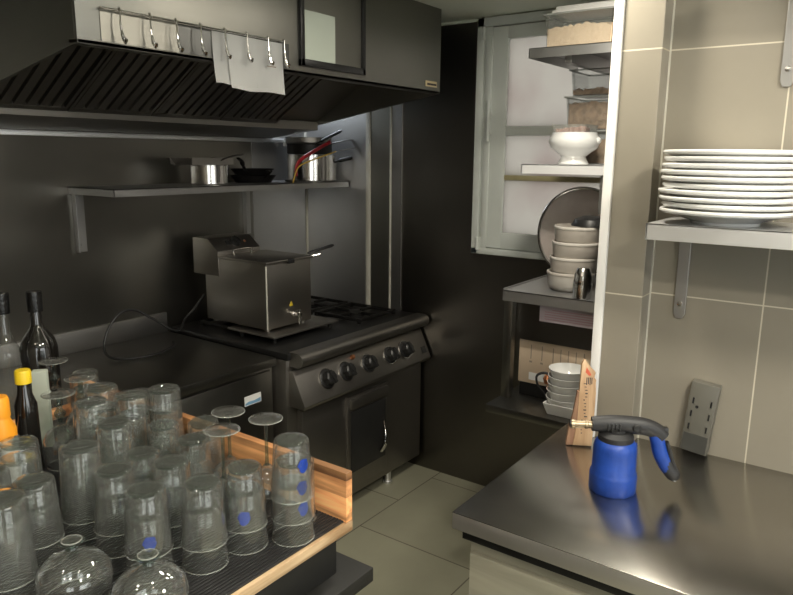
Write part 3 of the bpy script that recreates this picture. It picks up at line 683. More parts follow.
# ------------------------------------------------------------------ steel worktop on the right
wk = thing('work_counter', (1.19, .70, 0), 'long stainless steel work counter against the tiled wall', 'counter')
mb = MB(); mb.box(1.19, 1.843, -1.7, .702, .898, .90, .0008)
mb.build('worktop', M['steel_top'], wk, loc=W(wk))
mb = MB(); mb.box(1.19, 1.843, -1.7, .7015, .862, .8979, .001); mb.build('worktop_edge', M['steel_edge'], wk, loc=W(wk))
for y in (.045, -.10, .10):
    MB().cyl((1.1905, y, .886), (1.1885, y, .886), .0032, 10).build('rivet', M['steel_range'], wk, loc=W(wk))
MB().box(1.212, 1.83, -1.68, .688, .832, .8615, .001).build('top_rim', M['black_metal'], wk, loc=W(wk))
MB().box(1.235, 1.83, -1.68, .680, .08, .8315, .002).build('cabinet_body', M['cab_front'], wk, loc=W(wk))
for i in range(4):
    y1 = .672-i*.585; d_ = MB().box(1.218, 1.2345, y1-.58, y1, .10, .80, .003).build('door', M['cab_front'], wk, loc=W(wk))
    MB().box(1.208, 1.218, y1-.55, y1-.52, .45, .65, .003).build('door_handle', M['steel_edge'], d_)
MB().box(1.26, 1.82, -1.66, .66, 0, .08).build('plinth', M['black_metal'], wk, loc=W(wk))

# blow torch
bt = thing('gas_torch', (1.505, .462, .90), 'blue gas torch with black burner head standing on the steel worktop', 'gas torch')
bt.rotation_euler = (0, 0, R(-60)); bt.scale = (1.07, 1.07, 1.04)
r = .0445
prof = [(0, 0), (r+.003, 0), (r+.0048, .003), (r+.0048, .036), (r+.0035, .043), (r+.0012, .047), (r+.0004, .098), (r-.0015, .108), (r-.006, .116), (r-.011, .119), (0, .119)]
MB().lathe(prof, 48, wob=lambda a, z: 1+(.012*cos(10*a) if z < .012 else 0)).build('cartridge_cover', M['blue'], bt)
MB().box(r-.002, r+.0005, -.004, .004, .046, .11, .001).build('seam', M['blue'], bt)
MB().lathe([(0, .113), (r-.0085, .113), (r-.0075, .118), (r-.008, .128), (r-.013, .132), (r-.018, .136), (0, .136)], 36).build('collar', M['black_soft'], bt)
# burner head: local x runs to the trigger, -x to the nozzle
body = spline([(-.052, 0, .150), (-.03, 0, .151), (0, 0, .152), (.03, 0, .151), (.06, 0, .148), (.083, 0, .139), (.096, 0, .126)], 5)
nb = len(body); rad = [.0155+.0035*min(1, i/8)-.004*max(0, (i-nb*.55)/(nb*.45)) for i in range(nb)]
hd = MB().tube(body, rad, 18, flat=(.85, 1.05)); hd.cyl((0, 0, .128), (0, 0, .142), .02, 24)
hdo = hd.build('burner_head', M['black_soft'], bt)
mb = MB()
for i in range(4): mb.box(-.022+i*.008, -.0185+i*.008, -.0180, .0180, .140, .158, .001, M=Matrix.Rotation(0, 4, 'Y'))
mb.build('grip_rib', M['black_plastic'], hdo)
mb = MB(); mb.cyl((.038, -.0195, .150), (.038, .0195, .150), .009, 16, bev=.002); mb.build('gas_knob', M['black_plastic'], hdo)
mb = MB(); mb.box(.088, .106, -.007, .007, .136, .150, .003); mb.build('igniter_button', M['black_plastic'], hdo)
mb = MB(); mb.cyl((-.095, 0, .1475), (-.050, 0, .148), .0085, 20, bev=.001); mb.cyl((-.096, 0, .1475), (-.086, 0, .1475), .0105, 20, bev=.001); mb.cyl((-.066, 0, .1478), (-.060, 0, .1478), .0100, 20, bev=.001)
nz_ = mb.build('nozzle', M['brass'], bt)
MB().cyl((-.0975, 0, .1475), (-.0955, 0, .1475), .0088, 16).build('nozzle_mouth', M['black_metal'], nz_)
g_ = spline([(.078, 0, .138), (.086, 0, .118), (.094, 0, .09), (.108, 0, .062), (.124, 0, .040)], 6)
gr = MB().tube(g_, [.012+.002*sin(i/len(g_)*pi)+.0015 for i in range(len(g_))], 16, flat=(.9, 1.0)).build('hand_grip', M['blue'], bt)
e_ = g_[-9:]; mb = MB(); mb.tube([p + Vector((.0015, 0, -.0012)) for p in e_] + [Vector((.130, 0, .031))], [.0150]*9+[.010], 16, flat=(.9, 1)); mb.build('grip_tip', M['black_soft'], gr)
mb = MB(); mb.tube([Vector((.105, 0, .116)), Vector((.112, 0, .095)), Vector((.120, 0, .07)), Vector((.131, 0, .048))], [.0055, .007, .007, .006], 10, flat=(1.3, .8)); mb.build('grip_spine', M['black_soft'], gr)
mb = MB(); mb.tube(spline([(.123, .006, .034), (.128, .007, .027), (.134, 0, .025), (.128, -.007, .027), (.123, -.006, .034)], 5), .0016, 6); mb.build('hanging_loop', M['steel_shiny'], gr)

# upright board with broken top
bd = thing('wooden_board', (1.72, .61, .90), 'rough upright wooden board with a jagged top and printed marks on the worktop', 'board')
def board_mesh():
    mb = MB()
    poly = [(-.033, 0), (.030, 0), (.036, .06), (.040, .13), (.037, .155), (.044, .168), (.022, .188), (.012, .206), (-.004, .212), (-.012, .20), (-.020, .13), (-.028, .06)]
    return mb, poly
# the broad face looks towards the camera: build in local x/z then rotate
poly = [(-.030, 0), (.034, 0), (.036, .07), (.038, .13), (.034, .150), (.037, .160), (.028, .166), (.034, .178), (.012, .192), (.0, .206), (-.006, .208), (-.014, .195), (-.016, .13), (-.018, .06)]
front = MB().prism(poly, 1, -.008, .008, bev=.0015).build('broad_face', M['wood_block'], bd)
side = MB().prism([(-.052, 0), (-.030, 0), (-.018, .06), (-.0162, .13), (-.022, .13), (-.034, .07), (-.046, .035)], 1, -.006, .012).build('split_side', M['wood_side'], bd)
mb = MB(); rnd = random.Random(4)
for i in range(16):
    z = .03+i*.008; x = -.002+rnd.uniform(-.006, .006); w = rnd.uniform(.004, .011)
    mb.box(x, x+w, -.0088, -.0080, z, z+rnd.uniform(.0015, .003))
for i in range(4): mb.box(.004+i*.0055, .007+i*.0055, -.0088, -.0080, .148+.002*(i % 2), .166)
mb.build('print_marks', M['ink'], front, smooth=False)
MB().prism([(.0, .178), (.003, .190), (.013, .180), (.020, .172), (.012, .170)], 1, -.009, -.008).build('red_mark', M['red_print'], front, smooth=False)
bd.rotation_euler = (R(-4), 0, R(-62)); bd.location = (1.700, .612, .901); bd.scale = (.78, 1, 1.12)

# metal socket box on the tiles
sb = thing('socket_plate', (1.845, .36, .99), 'grey slotted cable plate with a dark foot on the tiled wall', 'socket plate')
y0, y1, z0, z1, xf = .318, .385, .9065, 1.095, 1.815
mb = MB(); mb.box(xf, 1.8445, y0, y1, z0, z1, .003); mb.build('plate', M['grey_box'], sb, loc=W(sb))
mb = MB(); mb.box(xf-.0012, xf, y0+.004, y1-.004, z0+.003, z0+.05); mb.build('dark_foot', M['grey_dark'], sb, smooth=False, loc=W(sb))
for y in (y0+.012, y1-.012):
    for z in (.975, 1.01, 1.045): MB().box(xf-.001, xf, y-.002, y+.002, z-.008, z+.008).build('slot', M['black_metal'], sb, smooth=False, loc=W(sb))
MB().cyl((xf-.001, .362, 1.03), (xf, .362, 1.03), .004, 10).build('screw_hole', M['black_metal'], sb, loc=W(sb))

sb.rotation_euler = (R(5), 0, 0)
# plate shelf on the tiles
ps = thing('wall_shelf', (1.845, .49, 1.50), 'steel wall shelf on the tiles carrying the stack of plates', 'shelf')
mb = MB(); mb.box(1.605, 1.844, -.55, .462, 1.504, 1.507); mb.box(1.605, 1.609, -.55, .462, 1.470, 1.507, .0008); mb.box(1.605, 1.844, .459, .462, 1.470, 1.507); mb.box(1.605, 1.844, -.55, -.547, 1.470, 1.507)
mb.build('shelf_board', M['steel_shelf'], ps, smooth=False, loc=W(ps))
def bracket(y, ztop, name, par, zl=.17):
    mb = MB(); pr = [(y-.014, ztop), (y-.014, ztop-zl+.012), (y-.008, ztop-zl), (y+.008, ztop-zl), (y+.014, ztop-zl+.012), (y+.014, ztop)]
    mb.prism(pr, 0, 1.836, 1.8445, bev=.001); mb.box(1.66, 1.8445, y-.014, y+.014, ztop-.006, ztop, .001)
    b = mb.build('bracket', M['steel_mid'], par, loc=W(par), smooth=False)
    for z in (ztop-.035, ztop-zl+.038): MB().lathe([(0, 0), (.007, 0), (.006, .004), (0, .005)], 12, Matrix.Translation((1.8365, y, z)) @ Matrix.Rotation(-pi/2, 4, 'Y')).build('bolt', M['steel_shiny'], b)
bracket(.428, 1.5035, 'b', ps, .255); bracket(-.35, 1.5035, 'b', ps, .255)
us = thing('wall_shelf', (1.845, .30, 2.06), 'upper steel wall shelf on the tiles, only its bracket foot in view', 'shelf')
mb = MB(); mb.box(1.605, 1.844, -.75, .285, 2.047, 2.05); mb.box(1.605, 1.609, -.75, .285, 2.017, 2.05)
mb.build('shelf_board', M['steel_shelf'], us, smooth=False, loc=W(us))
bracket(.244, 2.0465, 'b', us, .235)

# plates
prof = [(0, .006), (.062, .006), (.066, 0), (.071, 0), (.072, .006), (.095, .014), (.125, .0225), (.137, .0245), (.1405, .0285), (.1405, .032), (.138, .034), (.124, .0305), (.094, .018), (.068, .010), (0, .010)]
plate0 = None
words = ['bottom', 'second from the bottom', 'third from the bottom', 'fourth from the bottom', 'fifth from the bottom', 'fifth from the top', 'fourth from the top', 'third from the top', 'second from the top', 'top']
pxx, pyy = 1.695, .315
for i in range(10):
    if i == 0:
        plate0 = MB().lathe(prof, 64).build('dinner_plate', M['porcelain']); o = plate0
    else: o = plate0.copy(); COL.objects.link(o)
    dx, dy = [(0, 0), (.002, -.003), (-.003, .002), (.0, .006), (.003, -.002), (-.002, .001), (0, .004), (.002, .003), (-.001, -.002), (0, .002)][i]
    o.location = (pxx+dx, pyy+dy, 1.5075+i*.0142); o.rotation_euler = (R([0, .2, -.3, .3, -.2, .1, 0, .1, -.1, 0][i]), 0, i*.4)
    tag(o, f'white plate, {words[i]} of the stack of ten on the tiled wall shelf', 'plate', 'plates stacked on the wall shelf')

# ------------------------------------------------------------------ corner table, stand and shelves by the window
tb = thing('side_table', (2.225, 1.18, 0), 'low dark steel side table in the window corner', 'table')
mb = MB(); mb.box(2.225, 2.936, .25, 1.18, .705, .735, .0015); mb.build('tabletop', M['steel_prep'], tb, loc=W(tb))
for x, y in ((2.60, .28), (2.90, .28), (2.90, 1.13)): MB().box(x, x+.03, y, y+.03, 0, .705).build('leg', M['black_metal'], tb, loc=W(tb))
sd = thing('shelf_stand', (2.33, 1.18, .735), 'steel shelf stand on the side table carrying the cream bowls and shaker', 'shelf stand')
mb = MB(); mb.box(2.33, 2.932, .70, 1.18, 1.155, 1.158); mb.box(2.33, 2.334, .70, 1.18, 1.118, 1.158); mb.box(2.33, 2.932, 1.176, 1.18, 1.118, 1.165, .001); mb.box(2.33, 2.932, .70, .704, 1.118, 1.158)
mb.build('shelf_board', M['steel_corner'], sd, loc=W(sd), smooth=False)
for x, y in ((2.335, 1.14), (2.335, .705), (2.895, 1.14), (2.895, .705)): MB().box(x, x+.035, y, y+.035, .7352, 1.155, .001).build('leg', M['steel_prep'], sd, loc=W(sd))
MB().box(2.375, 2.385, .742, 1.138, .968, 1.154).build('front_panel', M['steel_black'], sd, smooth=False, loc=W(sd))
lb = MB().box(2.3715, 2.3748, .83, 1.045, 1.05, 1.108).build('label', M['pink_label'], smooth=False)
tag(lb, 'pinkish printed label on the dark front below the cream bowls', 'label')
mb = MB()
for i in range(5): mb.box(2.3708, 2.3715, .84, 1.025-(.03 if i == 4 else 0), 1.059+i*.009, 1.062+i*.009)
mb.build('print_line', M['pink_ink'], lb, smooth=False)
# printed card leaning
cd = thing('printed_card', (2.42, 1.0, .7905), 'long beige printed card box standing behind the white bowls on the side table', 'card')
mb = MB(); mb.box(2.40, 2.45, .73, 1.135, .7905, .965, .002); mb.build('card', M['kraft'], cd, loc=W(cd))
rnd = random.Random(5)
for k, y in enumerate((1.085, 1.04, .995, .965, .935, .905, .875, .845, .81)):
    MB().box(2.3992, 2.40, y-.0025, y+.001, .895-rnd.random()*.01, .945).build('print_line', M['ink_grey'], cd, smooth=False, loc=W(cd))
for y in (1.085, 1.04): MB().box(2.3992, 2.40, y-.006, y+.005, .874, .881).build('print_mark', M['ink_grey'], cd, smooth=False, loc=W(cd))
MB().box(2.3992, 2.40, .99, 1.09, .805, .835).build('pale_patch', M['paper'], cd, smooth=False, loc=W(cd))
lbx = MB().box(2.405, 2.46, .74, 1.13, .7355, .790, .003).build('low_box', M['black_metal']); tag(lbx, 'low black box under the long beige printed card', 'box')
# white square dish with five bowls
ds = thing('serving_dish', (2.32, .90, .735), 'white square dish on the side table under the stacked white bowls', 'dish')
def squircle(mb, a, b, z0, z1, t_, base):
    pr = lambda w: [(w, -w), (w, w), (-w, w), (-w, -w)]
    bm = bmesh.new()
    rings = []
    for w, z in ((a, z0), (b, z1), (b-t_, z1), (a-t_, z0+t_)):
        rings.append([bm.verts.new((x*w, y*w, z)) for x, y in ((1, -1), (1, 1), (-1, 1), (-1, -1))])
    bm.faces.new(rings[0]); bm.faces.new(rings[-1])
    for r0, r1 in zip(rings, rings[1:]):
        for i in range(4): bm.faces.new((r0[i], r0[(i+1) % 4], r1[(i+1) % 4], r1[i]))
    bmesh.ops.recalc_face_normals(bm, faces=bm.faces)
    bmesh.ops.bevel(bm, geom=list(bm.edges), offset=.0015, segments=2, affect='EDGES')
    mb._merge(bm); return mb
squircle(MB(), .052, .066, 0, .045, .004, 0).build('dish', M['porcelain'], ds)
bwords = ['bottom', 'second from the bottom', 'middle', 'second from the top', 'top']
b0 = None
for i in range(5):
    if b0 is None: b0 = o = MB().lathe([(0, 0), (.030, 0), (.032, .004), (.052, .020), (.063, .046), (.0645, .052), (.0625, .052), (.0605, .047), (.049, .023), (.030, .008), (0, .007)], 40).build('bowl', M['porcelain'])
    else: o = b0.copy(); COL.objects.link(o)
    o.location = (2.32+.001*i, .905-.001*i, .7405+i*.0265); o.scale = (1.1, 1.1, 1.1)
    tag(o, f'small white bowl, {bwords[i]} of five stacked in the square dish', 'bowl', 'small white bowls in the square dish')
stp = thing('strap', (2.36, 1.0, .736), 'black looped strap beside the white bowls on the side table', 'strap')
mb = MB(); mb.tube(spline([(2.355, .985, .74), (2.34, .995, .78), (2.33, 1.02, .815), (2.33, 1.025, .85), (2.335, .995, .865), (2.35, .975, .845), (2.36, .975, .80)], 6), .0035, 8, flat=(1.4, .5)); mb.build('loop', M['black_soft'], stp, loc=W(stp))
tm = MB().lathe([(0, 0), (.014, .003), (.018, .02), (.012, .034), (0, .036)], 20).build('stopper', M['copper'], loc=(2.375, .985, .845)); tag(tm, 'copper-brown round knob showing between strap and white bowls', 'knob')
tm.parent = stp; tm.location = (2.362-2.36, .995-1.0, .815-.736); del tm['category']; del tm['label']; tm['label'] = 'copper brown knob'

# cream bowls
cw = [('cream stoneware bowl at the bottom of the stack by the steel shaker', 'stoneware_pale', .088, (2.50, .985)), ('cream bowl with a beige rim, second from the bottom of the stack', 'stoneware', .088, (2.505, .978)),
      ('greige bowl, second from the top of the stack under the dark bowl', 'stoneware', .090, (2.505, .970)), ('greige bowl, top of the four stacked by the shaker', 'stoneware', .091, (2.51, .966))]
z = 1.1585
for i, (lab, mm, r, (x, y)) in enumerate(cw):
    o = MB().lathe([(0, 0), (r*.80, 0), (r*.84, .003), (r*.95, .02), (r, .066), (r, .070), (r-.005, .070), (r-.007, .064), (r*.85, .012), (0, .008)], 44).build('bowl', M[mm], loc=(x, y, z), rot=(R([0, 0, 0, 0][i]), 0, 0))
    tag(o, lab, 'bowl', 'stoneware bowls by the window'); z += .0575
    MB().lathe([(r*1.0, .0585), (r*1.012, .0605), (r*1.012, .068), (r*1.0, .070)], 44, closed=True).build('rim_band', M['stoneware_pale'] if mm == 'stoneware' else M['stoneware'], o)
o = MB().lathe([(0, 0), (.03, 0), (.06, .012), (.072, .034), (.072, .036), (.058, .016), (0, .005)], 36, Matrix.Rotation(pi, 4, 'X')).build('small_bowl', M['black_plastic'], loc=(2.52, .925, z+.05))
tag(o, 'dark bowl turned over on the top of the greige bowl stack', 'bowl')
# shaker
o = MB().lathe([(0, 0), (.030, 0), (.0325, .003), (.033, .05), (.0325, .054), (.033, .056), (.030, .085), (.0225, .108), (.020, .110), (0, .111)], 36).build('shaker', M['steel_shiny'], loc=(2.365, .885, 1.1585))
tag(o, 'small polished steel shaker on the shelf stand beside the bowls', 'shaker')
# round tray leaning on the window side
tr_ = thing('round_tray', (2.72, 1.045, 1.355), 'round polished tray with a chrome rim leaning behind the stoneware bowls', 'tray')
mb = MB(); mb.lathe([(0, 0), (.180, 0), (.180, .003), (0, .003)], 64); MB_ = mb.build('tray_face', plain('rosy_tray_reflection', (.82, .68, .64), .30, 0, .6, .35, 9), tr_)  # pink reflection of the polished tray painted as its face colour
mb = MB(); ringp = [(.182*cos(a*2*pi/72), .182*sin(a*2*pi/72), .004) for a in range(72)]; mb.tube(ringp, .0065, 10, closed=True); mb.build('rim', M['steel_shiny'], tr_)
tr_.rotation_euler = (0, R(-83), R(0)); tr_.location = (2.76, 1.055, 1.158+.19)

# second shelf and its load
s2 = thing('window_shelf', (2.44, 1.18, 1.62), 'steel shelf in front of the window carrying the lion bowl', 'shelf')
s2['label'] = 'bright steel shelf in front of the window carrying the white pedestal bowl'
mb = MB(); mb.box(2.44, 2.90, .845, 1.18, 1.621, 1.624); mb.box(2.44, 2.443, .845, 1.18, 1.590, 1.624); mb.box(2.44, 2.90, 1.177, 1.18, 1.590, 1.624); mb.box(2.44, 2.90, .845, .848, 1.590, 1.624)
M['shelf_bright'] = steel('pale_satin_steel', .88, .5, (1, 1, 1), (1, 1, 30), .08, .05, metal=.35)
mb.build('shelf_board', M['shelf_bright'], s2, smooth=False, loc=W(s2))
mb = MB(); mb.box(2.47, 2.90, .86, .885, 1.45, 1.590, .001); mb.box(2.89, 2.938, .86, .885, 1.45, 1.62, .001); mb.build('bracket', M['steel_mid'], s2, smooth=False, loc=W(s2))
lbw = thing('pedestal_bowl', (2.585, 1.035, 1.6245), 'round white porcelain pedestal bowl on the bright window shelf', 'bowl')
MB().lathe([(0, 0), (.056, 0), (.058, .004), (.048, .020), (.046, .030), (.062, .043), (.086, .060), (.094, .080), (.092, .098), (.084, .110), (.084, .118), (.080, .118), (.078, .108), (.086, .090), (.080, .066), (.05, .045), (0, .04)], 48).build('bowl_body', M['porcelain'], lbw)
for s in (-1, 1): MB().lathe([(0, 0), (.012, .002), (.013, .008), (.007, .014), (0, .015)], 14, Matrix.Translation((-.03*s*0, .088*s, .088)) @ Matrix.Rotation(-s*pi/2, 4, 'X')).build('knob_handle', M['porcelain'], lbw)
pk = thing('wrapped_packet', (2.585, 1.035, 1.735), 'clear crinkled packet of reddish sachets standing in the pedestal bowl', 'packet')
mb = MB(); rnd = random.Random(9)
for i in range(9):
    a = -.055+i*.0135; mb.box(-.03+rnd.uniform(-.01, .01), .01, a, a+.010, -.03, .020+rnd.uniform(0, .012), .001)
mb.build('sachet', plain('reddish_sachet_paper', (.50, .30, .24), .5, 0, .4, .4, 30), pk)
squircle(MB(), .05, .066, -.035, .036, .001, 0).build('film', M['wrap'], pk)

def food_box(x0, x1, y0, y1, z0, z1, lab, fill=None, fmat='nuts', lid=True, name='food_container'):
    cx, cy = (x0+x1)/2, (y0+y1)/2
    o = thing(name, (cx, cy, z0), lab, 'food container', 'clear food containers by the window')
    bm = bmesh.new(); rings = []; hx_, hy_ = (x1-x0)/2, (y1-y0)/2; h = z1-z0
    for k, z, tt in ((.93, 0, 0), (1, h, 0), (1, h, .0018), (.93, .002, .0018)):
        rings.append([bm.verts.new((sx*(hx_*k-tt), sy*(hy_*k-tt), z)) for sx, sy in ((1, -1), (1, 1), (-1, 1), (-1, -1))])
    bm.faces.new(rings[0]); bm.faces.new(rings[-1])
    for r0, r1 in zip(rings, rings[1:]):
        for i in range(4): bm.faces.new((r0[i], r0[(i+1) % 4], r1[(i+1) % 4], r1[i]))
    bmesh.ops.recalc_face_normals(bm, faces=bm.faces)
    ed = [e for e in bm.edges if abs((e.verts[0].co-e.verts[1].co).z) > .01]
    bmesh.ops.bevel(bm, geom=ed, offset=.012, segments=3, affect='EDGES')
    m_ = MB(); m_._merge(bm)
    m_.build('box_wall', M['poly'], o)
    mb = MB(); mb.box(-hx_-.004, hx_+.004, -hy_-.004, hy_+.004, h-.008, h, .003) if not lid else None
    rm = MB()
    for s in (-1, 1): rm.box(-hx_-.004, hx_+.004, s*hy_-.002, s*hy_+.002, h-.006, h, .001); rm.box(s*hx_-.002, s*hx_+.002, -hy_-.004, hy_+.004, h-.006, h, .001)
    rm.build('rim', M['poly_lid'], o)
    if fill:
        f0, f1 = fill; n = 22; bm = bmesh.new(); rnd = random.Random(int(x0*1000+z0*777)); g = []
        k = .925
        for i in range(n+1):
            row = []
            for j in range(n+1):
                u, v = -1+2*i/n, -1+2*j/n
                row.append(bm.verts.new((u*hx_*k*.97, v*hy_*k*.97, f1-f0*0+rnd.uniform(-.006, .006)+.006*sin(u*4)*cos(v*3))))
            g.append(row)
        for i in range(n):
            for j in range(n): bm.faces.new((g[i][j], g[i+1][j], g[i+1][j+1], g[i][j+1]))
        ring = [g[i][0] for i in range(n+1)]+[g[n][j] for j in range(1, n+1)]+[g[i][n] for i in range(n-1, -1, -1)]+[g[0][j] for j in range(n-1, 0, -1)]
        low = [bm.verts.new((v.co.x*.985, v.co.y*.985, f0)) for v in ring]
        for i in range(len(ring)):
            j = (i+1) % len(ring); bm.faces.new((ring[i], ring[j], low[j], low[i]))
        bm.faces.new(low[::-1])
        m_ = MB(); m_._merge(bm); m_.build('contents', M[fmat], o, ang=60)
    return o
food_box(2.687, 2.897, .865, 1.125, 1.6245, 1.755, 'lowest clear food container, mostly hidden behind the pedestal bowl', (.004, .09), 'nuts')
food_box(2.687, 2.897, .86, 1.125, 1.757, 1.885, 'clear container of brown dried food, middle of the stack on the bright window shelf', (.004, .10), 'nuts')
food_box(2.687, 2.897, .87, 1.11, 1.887, 1.985, 'clear container, topmost of the stack below the upper window shelf', (.004, .022), 'nuts')

s3 = thing('window_shelf', (2.46, 1.18, 2.04), 'upper grey steel shelf in front of the window under the container of pale flakes', 'shelf')
mb = MB(); mb.box(2.46, 2.936, .865, 1.18, 2.038, 2.041); mb.box(2.46, 2.463, .865, 1.18, 2.006, 2.041); mb.box(2.46, 2.936, 1.177, 1.18, 2.006, 2.041); mb.box(2.46, 2.936, .865, .868, 2.006, 2.041)
mb.build('shelf_board', M['steel_mid'], s3, smooth=False, loc=W(s3))
mb = MB(); mb.box(2.50, 2.93, 1.03, 1.055, 1.985, 2.038, .001); mb.build('bracket', M['steel_mid'], s3, smooth=False, loc=W(s3))
food_box(2.485, 2.68, .872, 1.140, 2.0415, 2.160, 'clear container of pale oat-like flakes on the upper window shelf', (.004, .070), 'grain')
lidp = MB().box(2.50, 2.67, .875, 1.115, 2.162, 2.172, .002).box(2.51, 2.66, .88, 1.105, 2.172, 2.186, .003).build('container_lid', M['white'])
tag(lidp, 'white lid lying on the container of pale flakes', 'lid')

# ------------------------------------------------------------------ bar counter, crate and glass tray
K = 1.1333
def S(x, y, z=None):   # photo-fitted layout enlarged about the lens height to real size
    return (x*K, y*K)
TX, TY0, TY1, TZ = .941, .774, 1.728, .9475
bc = thing('bar_counter', (.97, .745, 0), 'black bar counter under the tray of glasses', 'counter')
MB().box(-.9, .975, .750, 1.93, .83, .86, .002).build('countertop', M['black_laminate'], bc, loc=W(bc))
MB().box(-.88, .93, .80, 1.90, 0, .8295, .002).build('counter_body', M['black_laminate'], bc, loc=W(bc))
cr_ = MB().box(-.35, .918, .795, 1.70, .8605, TZ-.0005, .003).build('black_crate', M['black_laminate']); tag(cr_, 'low black box lifting the glass tray above the bar counter', 'box')
tray = thing('wooden_tray', (TX, TY0, TZ), 'wooden tray with a black ribbed mat full of upturned glasses', 'tray')
MB().box(-.40, TX, TY0, TY1, TZ, TZ+.021, .002).build('tray_base', M['wood_edge'], tray, loc=W(tray))
MB().box(TX-.018, TX, TY0+.0008, TY1, TZ+.0212, TZ+.122, .002).build('side_board', M['wood_tray'], tray, loc=W(tray))
MB().box(-.40, TX-.0185, TY1-.018, TY1, TZ+.0212, TZ+.05, .002).build('back_board', M['wood_tray'], tray, loc=W(tray))
mb = MB(); mb.box(-.39, TX-.0185, TY0+.008, TY1-.019, TZ+.0212, TZ+.0242)
yv = TY0+.012
while yv < TY1-.024:
    mb.box(-.39, TX-.02, yv, yv+.0032, TZ+.0242, TZ+.0262); yv += .0075
mb.build('ribbed_mat', M['black_soft'], tray, smooth=False, loc=W(tray))
MZ = TZ+.0264

# ---- glassware (all upturned: rim on the mat)
def make_tumbler(r0, r1, h, name='tumbler', gm='glass', ribs=0, logo=False, thick=.0016, base=.008):
    """r0 rim radius (bottom, z=0), r1 base radius (top, z=h)"""
    o = bpy.data.objects.new(name, None); COL.objects.link(o)
    wob = (lambda a, z: 1+.022*cos(ribs*a)*min(1, max(0, (z-.02)/.02))) if ribs else None
    n = 72 if ribs else 44
    prof = [(r0, 0), (r0-(r0-r1)*.5, h*.5), (r1+.0012, h-.008), (r1, h-.003), (r1-.003, h), (r1*.55, h-.0008), (0, h-.0015), (0, h-base), (r1-.006, h-base-.001), (r1-.0025, h-base-.008), (r0-(r0-r1)*.5-thick, h*.5), (r0-thick, .0006)]
    MB().lathe(prof, n, wob=wob, closed=False).build('glass_wall', M[gm], o, ang=50)
    MB().lathe([(0, h-.0022), (r1-.0038, h-.0018), (r1-.0062, h-base+.0008), (0, h-base+.001)], n, closed=False).build('thick_base', M['glass_thick'], o, ang=50)
    mb = MB(); mb.tube([((r0-thick*.5)*cos(a*2*pi/48), (r0-thick*.5)*sin(a*2*pi/48), thick*.6) for a in range(48)], thick*.62, 6, closed=True); mb.build('rim', M['glass_rim'], o)
    if logo:
        # small round emblem with a curl, printed on the outside of the wall
        mb = MB(); zc = h*.62; 
        def pt(u, v, off=.0004):
            rr_ = r0-(r0-r1)*((zc+v)/h)+off; a = u/rr_; return (rr_*cos(a), rr_*sin(a), zc+v)
        bm = bmesh.new(); c0 = bm.verts.new(pt(0, 0)); rnd = random.Random(3)
        ring = [bm.verts.new(pt(.0105*(1+.12*sin(5*i)+.05*cos(9*i))*cos(i*2*pi/28), .0125*(1+.1*sin(7*i))*sin(i*2*pi/28))) for i in range(28)]
        for i in range(28): bm.faces.new((c0, ring[i], ring[(i+1) % 28]))
        bmesh.ops.solidify(bm, geom=bm.faces[:], thickness=.0002)
        mb._merge(bm)
        mb.tube([pt(.004*cos(t*.5), .005*sin(t*.5)+.004, .0009) for t in range(10)], .0007, 5)
        mb.build('blue_emblem', M['blue_logo'], o)
    return o
def make_wine(h, rb, rf, hb, name='wine_glass', stem=.0032, knob=False, gm='glass'):
    """upturned stemmed glass: rim at z=0, bowl height hb, foot radius rf at z=h"""
    o = bpy.data.objects.new(name, None); COL.objects.link(o); t_ = .0012
    pr = []
    outer = [(rb*.86, 0), (rb*.95, hb*.2), (rb, hb*.45), (rb*.93, hb*.66), (rb*.70, hb*.84), (rb*.35, hb*.96), (.006, hb+.006)]
    inner = [(.0, hb-.003), (rb*.33, hb*.93), (rb*.68-t_, hb*.82), (rb*.93-t_, hb*.65), (rb-t_, hb*.45), (rb*.95-t_, hb*.2), (rb*.86-t_, .0004)]
    MB().lathe(outer+[(.004, hb+.007), (0, hb+.007)], 44).lathe(inner, 44).build('bowl', M[gm], o, ang=70)
    MB().tube([(rb*.86*cos(a*2*pi/48)-0, rb*.86*sin(a*2*pi/48), .0008) for a in range(48)], .0009, 6, closed=True).build('rim', M['glass_rim'], o)
    z0 = hb+.005
    if knob: sp_ = [(0, z0), (.006, z0), (.006, z0+.008), (.012, z0+.016), (.012, z0+.022), (.006, z0+.030), (.006, h-.008), (.012, h-.004), (0, h-.003)]
    else: sp_ = [(0, z0), (stem*1.6, z0), (stem, z0+.012), (stem, h-.016), (stem*2, h-.006), (stem*3.2, h-.003), (0, h-.0028)]
    MB().lathe(sp_, 20).build('stem', M['glass_thick'], o, ang=70)
    MB().lathe([(0, h-.004), (rf*.4, h-.0035), (rf-.001, h-.0018), (rf, h-.001), (rf-.001, h), (rf*.4, h-.0012), (0, h-.0014)], 44).build('foot', M[gm], o, ang=70)
    MB().tube([((rf-.0006)*cos(a*2*pi/48), (rf-.0006)*sin(a*2*pi/48), h-.001) for a in range(48)], .0010, 6, closed=True).build('foot_rim', M['glass_rim'], o)
    return o
protos = {
 't': make_tumbler(.0385, .0305, .108),
 'l': make_tumbler(.0385, .0305, .108, logo=True),
 'b': make_tumbler(.0400, .0330, .135, name='tall_tumbler', gm='glass_old'),
 'f': make_tumbler(.0375, .0300, .100, name='ribbed_tumbler', ribs=12, gm='glass_old'),
 's': make_tumbler(.0265, .0225, .125, name='slim_tumbler', base=.006),
 'w': make_wine(.185, .040, .032, .085),
 'v': make_wine(.165, .040, .034, .095, name='goblet', knob=True),
 'c': make_wine(.098, .056, .015, .078, name='bell_glass', knob=False, stem=.006),
}
index_kids(); used = set()
